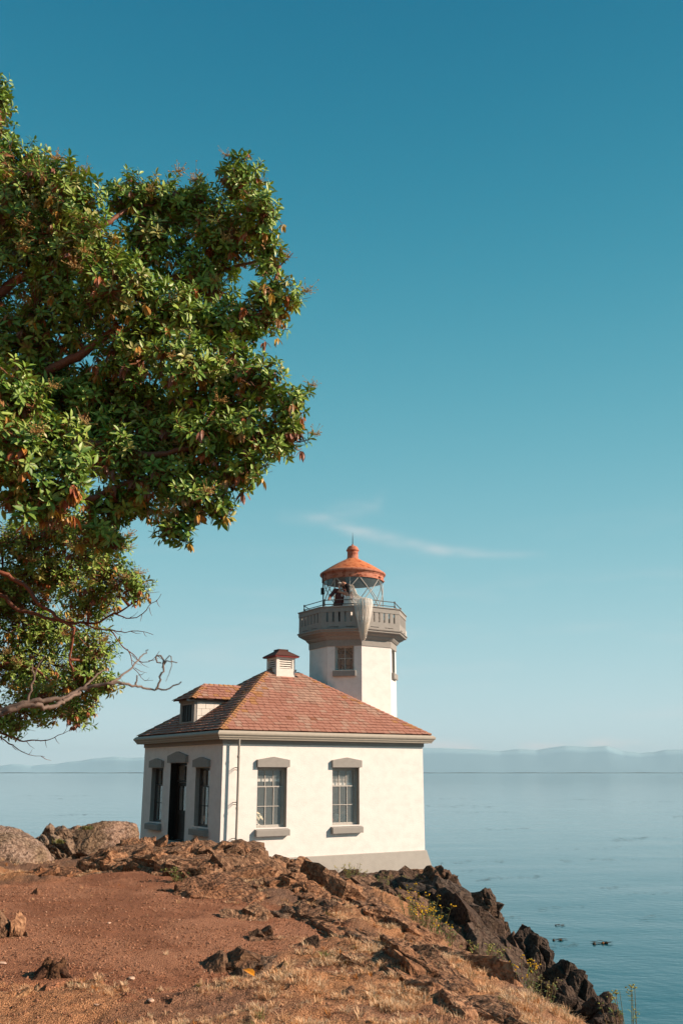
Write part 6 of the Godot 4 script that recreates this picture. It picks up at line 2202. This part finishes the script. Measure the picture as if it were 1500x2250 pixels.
	b.add(Vector3(-0.10, 1.26, 0), Vector3(0.10, 1.26, 0), 0.062, 0.062)
	b.add(Vector3(-0.01, 1.27, 0), head + Vector3(0, -0.05, 0.01), 0.048, 0.044)
	for e in [-1, 1]:
		b.add(Vector3(e * 0.075, 0.86, 0), Vector3(e * 0.07, 0.46, 0), 0.085, 0.055)
		b.add(Vector3(e * 0.07, 0.46, 0), Vector3(e * 0.06, 0.08, 0), 0.05, 0.034)
	ls = Vector3(-0.15, 1.275, 0); le = Vector3(-0.275, 1.30, 0.02); lw = Vector3(-0.30, 1.50, -0.10)
	rs = Vector3(0.15, 1.275, 0); re = Vector3(0.13, 1.30, -0.20); rw = Vector3(-0.05, 1.36, -0.25)
	for arm in [[ls, le, lw], [rs, re, rw]]:
		b.add(arm[0], arm[1], 0.043, 0.036).add(arm[1], arm[2], 0.036, 0.024)
	b.build(s, 0.013, 0.028)
	add_head(s, head, Vector3(-0.55, 0.15, -0.8), Vector3(-0.1, 1, 0.05))
	add_hand(s, lw, Vector3(0.15, 0.8, -0.3), Vector3(0.6, 0.1, -0.7), 1.0, 0.5)
	add_hand(s, rw, Vector3(-0.8, 0.4, -0.2), Vector3(-0.2, 0, -1), -1.0, 0.4)
	put("body", s, M.plain, o)
	s = Shape.new()
	s.col = Color(0.76, 0.72, 0.67)
	b = Body.new()
	b.add(Vector3(0, 1.09, 0), Vector3(0, 1.0, 0), 0.112, 0.118).add(Vector3(0, 1.0, 0), Vector3(0, 0.80, 0), 0.125, 0.185).add(Vector3(0, 0.80, 0), Vector3(0, 0.30, 0), 0.185, 0.24).add(Vector3(0, 0.30, 0), Vector3(0, 0.22, 0), 0.24, 0.25)
	b.build(s, 0.018, 0.03)
	put("dress", s, M.plain, o)
	s = Shape.new()
	s.col = Color(0.022, 0.014, 0.012)
	b = Body.new()
	b.add(head + Vector3(0.0, 0.04, 0.03), head + Vector3(0.01, 0.0, 0.055), 0.092, 0.082)
	b.add(head + Vector3(0.01, 0.0, 0.06), head + Vector3(0.035, -0.16, 0.10), 0.075, 0.045)
	b.add(head + Vector3(0.035, -0.16, 0.10), head + Vector3(0.05, -0.27, 0.11), 0.045, 0.02)
	b.build(s, 0.01, 0.03)
	put("hair", s, M.plain, o)
	s = Shape.new()
	veil(s, o.position, turn)
	put("veil", s, M.veil, o)
	# flowers held behind the man's head
	o = thing("bouquet", "small white bouquet held behind the bald person's head", "bouquet", tower + Vector3(-0.47, 1.60, 1.30))
	s = Shape.new()
	s.tube(PackedVector3Array([Vector3(0.02, -0.10, 0.02), Vector3(0, -0.02, 0)]), PackedFloat32Array([0.008, 0.014]), 6)
	s.col = Color(0.08, 0.16, 0.05)
	put("stems", s, M.plain, o)
	var r := RandomNumberGenerator.new()
	r.seed = 4
	for i in 9:
		s = Shape.new()
		s.col = Color(0.80, 0.76, 0.70)
		var p := Vector3(r.randf_range(-0.045, 0.045), r.randf_range(-0.01, 0.06), r.randf_range(-0.04, 0.04))
		s.lathe(PackedVector2Array([Vector2(0.0, -0.02), Vector2(0.02, -0.012), Vector2(0.026, 0.006), Vector2(0.02, 0.016), Vector2(0.0, 0.014)]), 9, p)
		put("flower", s, M.plain, o)


func veil(s: Shape, at: Vector3, turn: Basis) -> void:
	# from the head down the back, over the rail, and hanging outside the parapet to a point
	var tower := CORNER + turn * Vector3(6.41, 7.925, -3.0) - at
	var path := [[Vector3(0.02, 1.555, 0.035), 0.045, 0.02], [Vector3(0.085, 1.53, 0.055), 0.10, 0.03], [Vector3(0.14, 1.40, 0.07), 0.12, 0.03], [Vector3(0.19, 1.22, 0.10), 0.13, 0.03], [Vector3(0.30, 1.09, 0.15), 0.22, 0.03]]
	var rows: Array = []
	var f := noise(FastNoiseLite.TYPE_SIMPLEX_SMOOTH, 1.0, 2, 77)
	var out := Vector3(sin(deg_to_rad(10.2)), 0, cos(deg_to_rad(10.2)))   # towards the parapet's corner
	var right := Vector3(out.z, 0, -out.x)
	# lower rows, seen from the tower's axis: across, height, distance out, half width
	for q in [[-0.02, 1.045, 1.73, 0.33], [0.0, 1.035, 1.80, 0.345], [0.0, 0.98, 1.985, 0.345], [0.01, 0.80, 2.03, 0.34], [0.0, 0.55, 2.035, 0.30], [-0.01, 0.28, 2.04, 0.24], [-0.02, 0.05, 2.05, 0.19], [-0.03, -0.15, 2.05, 0.14], [-0.035, -0.32, 2.05, 0.105], [-0.03, -0.42, 2.04, 0.07], [-0.03, -0.455, 2.035, 0.035]]:
		path.append([tower + right * q[0] + Vector3(0, q[1], 0) + out * q[2], q[3], 0.034])
	for layer in 2:
		rows = []
		for i in path.size():
			var row := PackedVector3Array()
			var c: Vector3 = path[i][0]
			var w: float = path[i][1]
			if layer == 1:
				w *= 0.72
				c += right * 0.04 + out * 0.022
				if i > 5: c.y += 0.10 * (i - 5) / 10.0
			for j in 81:
				var t := j / 80.0 * 2.0 - 1.0
				var fold := (sin(t * 26.0 + f.get_noise_2d(i * 0.25, layer * 9.0) * 4.0) * 0.5 + f.get_noise_2d(t * 5.0, i * 0.15 + layer * 20.0) * 1.6) * float(path[i][2])
				var sag := 0.0
				if i == path.size() - 1 or i > 12: sag = 0.035 * sin(t * 9.0 + layer)
				row.append(c + right * w * t + out * (fold - 0.40 * absf(w * t) * smoothstep(4.0, 6.0, float(i))) + Vector3(0, sag - 0.02 * t * t, 0))
			rows.append(row)
		rows.reverse()
		s.sheet(rows)


# ---------------------------------------------------------------- plants and litter
func flowering_plant(x: float, d: float, h: float, stems: int, label: String, group: String, flower: Color, seed_: int, leafy := 1.0, wide := 0.16) -> void:
	var o := thing("wild_plant", label, "plant", Vector3(x, ground(x, d) - 0.02, -d), 0.0, group)
	var r := RandomNumberGenerator.new()
	r.seed = seed_
	var stem := Shape.new(); var leaf := Shape.new(); var bloom := Shape.new()
	for i in stems:
		var a := r.randf() * TAU
		var foot := Vector3(cos(a), 0, sin(a)) * r.randf() * wide
		var tall := h * r.randf_range(0.6, 1.05)
		var top := foot + Vector3(cos(a) * 0.10 + r.randf_range(-0.06, 0.06), tall, sin(a) * 0.08)
		var mid := foot.lerp(top, 0.5) + Vector3(r.randf_range(-0.02, 0.02), 0, 0)
		stem.col = Color(0.16, 0.16, 0.05).lerp(Color(0.22, 0.12, 0.07), r.randf())
		stem.tube(PackedVector3Array([foot, mid, top]), PackedFloat32Array([0.005, 0.004, 0.002]), 4)
		for k in int(9 * leafy):
			var t := r.randf_range(0.12, 0.95)
			var p := foot.lerp(mid, t * 2.0) if t < 0.5 else mid.lerp(top, t * 2.0 - 1.0)
			var g := r.randf()
			leaf.col = Color(0.10, 0.16, 0.035).lerp(Color(0.22, 0.25, 0.07), g)
			if t < 0.3 and r.randf() < 0.4: leaf.col = Color(0.34, 0.22, 0.09)
			leaf_shape(leaf, Transform3D(Basis(Vector3.UP, r.randf() * TAU) * Basis(Vector3.RIGHT, r.randf_range(0.1, 0.9)), p), r.randf_range(0.035, 0.075), 0.018, 0.3)
		if r.randf() < 0.75:
			for k in r.randi_range(3, 6):
				var p := top + Vector3(r.randfn() * 0.022, r.randf_range(-0.03, 0.02), r.randfn() * 0.022)
				bloom.col = flower * r.randf_range(0.8, 1.15)
				var q := r.randf_range(0.009, 0.016)
				bloom.box(p, Vector3(q, q * 0.6, q), Basis(Vector3.UP, r.randf() * 3.0))
				stem.bar(top - Vector3(0, 0.03, 0), p, 0.0012, 3)
	put("stems", stem, M.bark, o)
	put("foliage", leaf, M.leaf, o)
	if bloom.v.size(): put("flowers", bloom, M.plain, o)


func make_plants() -> void:
	var yellow := Color(0.75, 0.45, 0.02)
	var seed_head := Color(0.30, 0.27, 0.10)
	var g := "yellow-flowered weeds below the cliff rocks"
	var g2 := "green weeds among the cliff rocks"
	flowering_plant(1.02, 13.4, 0.42, 16, "clump of yellow flowers leftmost in the hollow, behind dry grass", g, yellow, 1)
	flowering_plant(1.16, 12.9, 0.42, 18, "fullest clump of yellow flowers at the edge of the earth path", g, yellow, 2)
	flowering_plant(1.28, 12.6, 0.36, 14, "yellow flowers at the right end of the fullest clump", g, yellow, 3)
	flowering_plant(1.66, 11.9, 0.38, 16, "leafy green weeds beside the earth path, right of the yellow flowers", g, Color(0.35, 0.33, 0.10), 4, 1.4)
	flowering_plant(1.98, 11.4, 0.50, 14, "tall weed with one yellow head before the black crag", g, yellow, 5)
	flowering_plant(2.10, 11.1, 0.40, 14, "dry brown and green weeds at the right end of the path", g, seed_head, 6, 0.7)
	flowering_plant(1.00, 14.2, 0.36, 10, "sparse weeds beside the ribbed slab", g, seed_head, 7, 0.8)
	flowering_plant(1.55, 22.6, 0.62, 22, "tall upright green bush under the tan boulder", g2, seed_head, 8, 1.6, 0.18)
	flowering_plant(1.02, 22.3, 0.45, 18, "green weeds in the gully before the low brown crag", g2, seed_head, 9, 1.3, 0.3)
	flowering_plant(0.72, 22.8, 0.35, 14, "pale green weeds in the gully left of the low brown crag", g2, seed_head, 10, 1.0, 0.3)
	flowering_plant(0.25, 23.6, 0.42, 22, "bright green weeds under the toothed rock at the plinth", g2, Color(0.5, 0.42, 0.06), 11, 1.3, 0.35)
	flowering_plant(1.30, 20.8, 0.40, 16, "green weeds halfway down the gully", g2, Color(0.5, 0.42, 0.06), 12, 1.2, 0.28)
	flowering_plant(1.95, 21.2, 0.40, 12, "green weeds on the grooved crag's foot", g2, seed_head, 13, 1.2, 0.2)
	flowering_plant(1.20, 18.6, 0.30, 12, "small yellowish weeds above the ribbed slab", g2, yellow, 14, 0.8, 0.2)
	flowering_plant(2.52, 9.25, 0.70, 11, "tall thin weeds with purple-tinged stems in the bottom right corner", "", Color(0.30, 0.30, 0.08), 15, 1.0, 0.10)
	flowering_plant(2.72, 9.4, 0.54, 9, "shorter weeds with round green heads, rightmost at the bottom corner", "", Color(0.32, 0.36, 0.08), 16, 0.8, 0.08)
	flowering_plant(-2.02, 12.3, 0.17, 7, "small green tuft sprouting at the wide slab's upper edge", "", Color(0.2, 0.22, 0.06), 17, 1.3, 0.05)
	for q in [[-5.35, 20.75, 9.36, 18, "green tuft on top of the long boulder"], [-5.85, 20.6, 9.10, 19, "green tuft in the lower crack of the long boulder"], [-6.05, 16.95, 9.25, 20, "yellow-green lichen-like tuft on the grey boulder"]]:
		var o := thing("boulder_tuft", q[4], "plant", Vector3(q[0], q[2] - 0.05, -q[1]))
		var s := Shape.new()
		var r := RandomNumberGenerator.new()
		r.seed = q[3]
		for i in 90:
			s.col = Color(0.16, 0.18, 0.05).lerp(Color(0.28, 0.26, 0.09), r.randf())
			leaf_shape(s, Transform3D(Basis(Vector3.UP, r.randf() * TAU) * Basis(Vector3.RIGHT, r.randf_range(0.2, 1.3)), Vector3(r.randfn() * 0.06, 0.03, r.randfn() * 0.06)), r.randf_range(0.07, 0.14), 0.02, 0.2)
		put("foliage", s, M.leaf, o)
	dry_grass()
	kelp()
	kelp_streaks()


func dry_grass() -> void:
	var r := RandomNumberGenerator.new()
	r.seed = 61
	var kinds: Array[ArrayMesh] = []
	for k in 4:
		var s := Shape.new()
		for i in 16 + k * 4:
			var a := r.randf() * TAU
			var lean := r.randf_range(0.1, 0.9) if k < 3 else r.randf_range(0.5, 1.5)
			var h := r.randf_range(0.5, 1.0)
			var u := Vector3(cos(a), 0, sin(a))
			var side := Vector3(-u.z, 0, u.x) * 0.022
			var p0 := u * r.randf() * 0.35
			var p1 := p0 + u * lean * h * 0.35 + Vector3(0, h * 0.55, 0)
			var p2 := p0 + u * lean * h * 0.9 + Vector3(0, h * (0.95 - 0.35 * lean), 0)
			var t := r.randf_range(0.75, 1.15)
			s.col = Color(t, t, t)
			s.quad(p0 - side, p0 + side, p1 + side * 0.7, p1 - side * 0.7)
			s.tri(p1 - side * 0.7, p1 + side * 0.7, p2)
		kinds.append(s.mesh())
	var patch := noise(FastNoiseLite.TYPE_SIMPLEX_SMOOTH, 0.9, 3, 63)
	var places := [[], [], [], []]
	var colors := [PackedColorArray(), PackedColorArray(), PackedColorArray(), PackedColorArray()]
	for i in 60000:
		var d := 5.5 + 14.5 * pow(r.randf(), 1.5)
		var x := r.randf_range(-0.5, 0.42) * d
		if x > 2.9: continue
		var dirt := dirtness(x, d)
		var w := patch.get_noise_2d(x, d) + 0.02
		var here := smoothstep(0.0, 0.35, w) * (1.0 - dirt * 0.985)
		# the slope on the right is the grassiest, then the crest
		var slope := smoothstep(-1.2, 0.1, x) * smoothstep(12.5, 10.5, d)
		if x > 1.9 and d < 11.0: slope = 1.0
		here = maxf(here * 0.55, (1.0 - dirt) * slope * 0.8 * (0.08 + 0.92 * smoothstep(-0.05, 0.25, w)))
		if r.randf() > here: continue
		var k := r.randi() % 4
		var h := r.randf_range(0.03, 0.085) * (1.2 if slope > 0.5 else 0.85) 
		places[k].append(Transform3D(Basis(Vector3.UP, r.randf() * TAU) * Basis.from_scale(Vector3(h * 1.2, h, h * 1.2)), Vector3(x, ground(x, d) - 0.008, -d)))
		var c := Color(0.76, 0.46, 0.25).lerp(Color(0.76, 0.57, 0.37), r.randf())
		if r.randf() < 0.08: c = Color(0.50, 0.20, 0.05)
		if r.randf() < 0.03: c = Color(0.20, 0.22, 0.06)
		colors[k].append(c)
	var o := thing("dry_grass", "dry straw-coloured grass over the rocky slope and crest", "grass")
	o.set_meta("kind", "stuff")
	for k in 4: many("tufts", kinds[k], M.straw, places[k], colors[k], o)


func kelp() -> void:
	var r := RandomNumberGenerator.new()
	r.seed = 71
	var list := [[14.2, 66.0, 1.0, "brown and orange kelp clump, left of the pair of clumps on the water", 2], [16.6, 65.0, 1.3, "largest dark kelp clump afloat, rightmost on the water", 3], [11.6, 75.0, 0.9, "dark kelp strand with a knob, afloat left of the clumps", 1], [15.4, 72.0, 0.6, "small dark kelp bit afloat above the clumps", 1], [7.9, 100.0, 1.3, "dark kelp strand afloat beside the cliff's upright crag", 1]]
	for q in list:
		var o := thing("kelp_clump", q[3], "kelp", Vector3(q[0], 0.02, -q[1]), 0.0, "kelp afloat near the rocks")
		var z: float = q[2]
		for k in int(q[4]):
			var s := Shape.new()
			s.col = Color(0.05, 0.028, 0.014) if k != 1 else Color(0.22, 0.085, 0.02)
			var p := Vector3((k - 1) * 0.42 * z + r.randf_range(-0.1, 0.1), -0.02, r.randf_range(-0.5, 0.5))
			z = q[2] * 0.6
			s.lathe(PackedVector2Array([Vector2(0.0, -0.12 * z), Vector2(0.12 * z, -0.06 * z), Vector2(0.15 * z, 0.04 * z), Vector2(0.09 * z, 0.14 * z), Vector2(0.0, 0.17 * z)]), 12, p)
			put("float", s, M.plain, o)
		var s := Shape.new()
		for i in 9:
			s.col = Color(0.045, 0.03, 0.012)
			var a := r.randf_range(-0.5, 0.5) + (PI if i % 2 else 0.0)
			leaf_shape(s, Transform3D(Basis(Vector3.UP, a + PI / 2) * Basis(Vector3.RIGHT, r.randf_range(0.0, 0.25)), Vector3(r.randf_range(-0.3, 0.3), 0.02, r.randf_range(-0.4, 0.4))), r.randf_range(0.5, 1.0) * z, 0.14, 0.05)
		put("blades", s, M.plain, o)


func kelp_streaks() -> void:
	var r := RandomNumberGenerator.new()
	r.seed = 75
	var s := Shape.new()
	s.col = Color.WHITE
	leaf_shape(s, Transform3D(Basis.IDENTITY, Vector3(0, 0, 0.5)), 1.0, 0.16, 0.02)
	var places := []; var colors := PackedColorArray()
	for k in 34:
		var d := 58.0 * pow(9.0, r.randf())
		var x := d * r.randf_range(0.06, 0.36) if k % 4 else d * r.randf_range(-0.36, -0.24)
		var long := d * r.randf_range(0.012, 0.05)
		for i in r.randi_range(10, 30):
			var t := r.randf_range(-1.0, 1.0)
			var q := r.randf_range(0.25, 0.8) * (0.4 + d / 220.0)
			places.append(Transform3D(Basis(Vector3.UP, PI / 2 + r.randf_range(-0.4, 0.4)) * Basis.from_scale(Vector3(q, q * 0.5, q)), Vector3(x + t * long, 0.05, -d - r.randf_range(-1.0, 1.0) * d * 0.012 - t * d * 0.01)))
			colors.append(Color(0.035, 0.035, 0.025).lerp(Color(0.06, 0.05, 0.03), r.randf()))
	tag(many("kelp_streaks", s.mesh(), M.plain, places, colors), "thin dark streaks of kelp fronds afloat on the sea", "kelp", "", "stuff")


func make_litter() -> void:
	var r := RandomNumberGenerator.new()
	r.seed = 91
	var bit := Shape.new()
	leaf_shape(bit, Transform3D(Basis.IDENTITY, Vector3(0, 0, 0.5)), 1.0, 0.5, 0.25)
	var stone := Shape.new()
	stone.box(Vector3.ZERO, Vector3.ONE, Basis.IDENTITY, 0.25)
	var places := []; var colors := PackedColorArray()
	var sp := []; var sc := PackedColorArray()
	for i in 80000:
		var d := 5.5 + 10.0 * pow(r.randf(), 1.4)
		var x := r.randf_range(-0.48, 0.25) * d
		if dirtness(x, d) < r.randf() * 0.9: continue
		if n_fine.get_noise_2d(x * 1.3 + 20.0, d * 1.3) < r.randf_range(-0.5, 0.12): continue
		var y := ground(x, d)
		if r.randf() < 0.86:
			var q := r.randf_range(0.009, 0.024) * (1.6 if r.randf() < 0.05 else 1.0)
			places.append(Transform3D(Basis(Vector3.UP, r.randf() * TAU) * Basis(Vector3.RIGHT, r.randf_range(-0.5, 0.5)) * Basis.from_scale(Vector3.ONE * q), Vector3(x, y + 0.005, -d)))
			var c := Color(0.22, 0.088, 0.045).lerp(Color(0.40, 0.20, 0.11), r.randf())
			if r.randf() < 0.04: c = Color(0.52, 0.34, 0.22)
			if r.randf() < 0.40: c = Color(0.10, 0.048, 0.03)
			colors.append(c)
		else:
			var q := r.randf_range(0.006, 0.022)
			sp.append(Transform3D(Basis(Vector3(r.randfn(), r.randfn(), r.randfn()).normalized(), r.randf() * 3.0) * Basis.from_scale(Vector3(q, q * 0.6, q * r.randf_range(0.6, 1.2))), Vector3(x, y + 0.003, -d)))
			sc.append(Color(0.28, 0.125, 0.068).lerp(Color(0.40, 0.21, 0.125), r.randf()))
	tag(many("leaf_litter", bit.mesh(), M.straw, places, colors), "brown fallen leaf litter strewn over the bare earth", "leaf litter", "", "stuff")
	tag(many("pebbles", stone.mesh(), M.plain, sp, sc), "small reddish pebbles scattered over the bare earth", "pebbles", "", "stuff")
	var chips := [[-1.78, 11.3, 0.055, "pale flat chip on the earth left of the wide slab"], [-1.42, 11.6, 0.06, "white chip lying on top of the wide slab"], [-1.86, 10.6, 0.05, "pinkish pebble at the wide slab's lower left tip"], [-1.60, 10.0, 0.035, "small pale pebble below the wide slab"], [-2.20, 9.6, 0.06, "pale sliver in the middle of the bare earth"], [-1.55, 7.6, 0.10, "long pale bark sliver right of the stump"], [-2.62, 7.9, 0.10, "flat tan stone above the stump on the left"], [-2.75, 7.6, 0.05, "small grey stone left of the stump"], [-1.62, 6.85, 0.05, "whitish stone at the bottom edge below the stump"], [0.35, 11.3, 0.09, "pale stone at the top of the dry grass slope"], [0.14, 10.6, 0.07, "pale stone lower in the dry grass slope"], [-1.28, 6.95, 0.09, "tan sliver near the bottom edge right of the whitish stone"], [-0.92, 10.3, 0.06, "pinkish chip in the black crack of the split slab"]]
	for q in chips:
		var o := put("stone_chip", rock_mesh(int(q[0] * 100.0) + 900, Vector3(q[2] * 0.9, q[2] * 0.22, q[2] * 0.5), 6, 7, 0.01, Vector3.UP, Color(0.55, 0.37, 0.26)), M.plain)
		var top := ground(q[0], q[1])
		if q[3].contains("slab"): top = maxf(top, 9.17 if q[3].contains("top of") else top)
		o.position = Vector3(q[0], top - 0.004, -q[1])
		o.rotation_degrees.y = r.randf() * 360.0
		tag(o, q[3], "stone", "pale chips and pebbles on the ground")
	var o := thing("fallen_leaf", "bright orange fallen leaf on the dry grass near the bottom", "leaf", Vector3(-0.63, ground(-0.63, 7.45) + 0.07, -7.45), 60.0)
	var s := Shape.new()
	s.col = Color(0.72, 0.27, 0.012)
	leaf_shape(s, Transform3D(Basis(Vector3.RIGHT, 0.7) * Basis(Vector3(0, 0, 1), 0.3), Vector3.ZERO), 0.11, 0.06, 0.5)
	put("blade", s, M.leaf, o)
	s = Shape.new()
	s.col = Color(0.5, 0.2, 0.03)
	s.bar(Vector3.ZERO, Vector3(0.0, -0.02, 0.04), 0.002, 4)
	put("stalk", s, M.leaf, o)
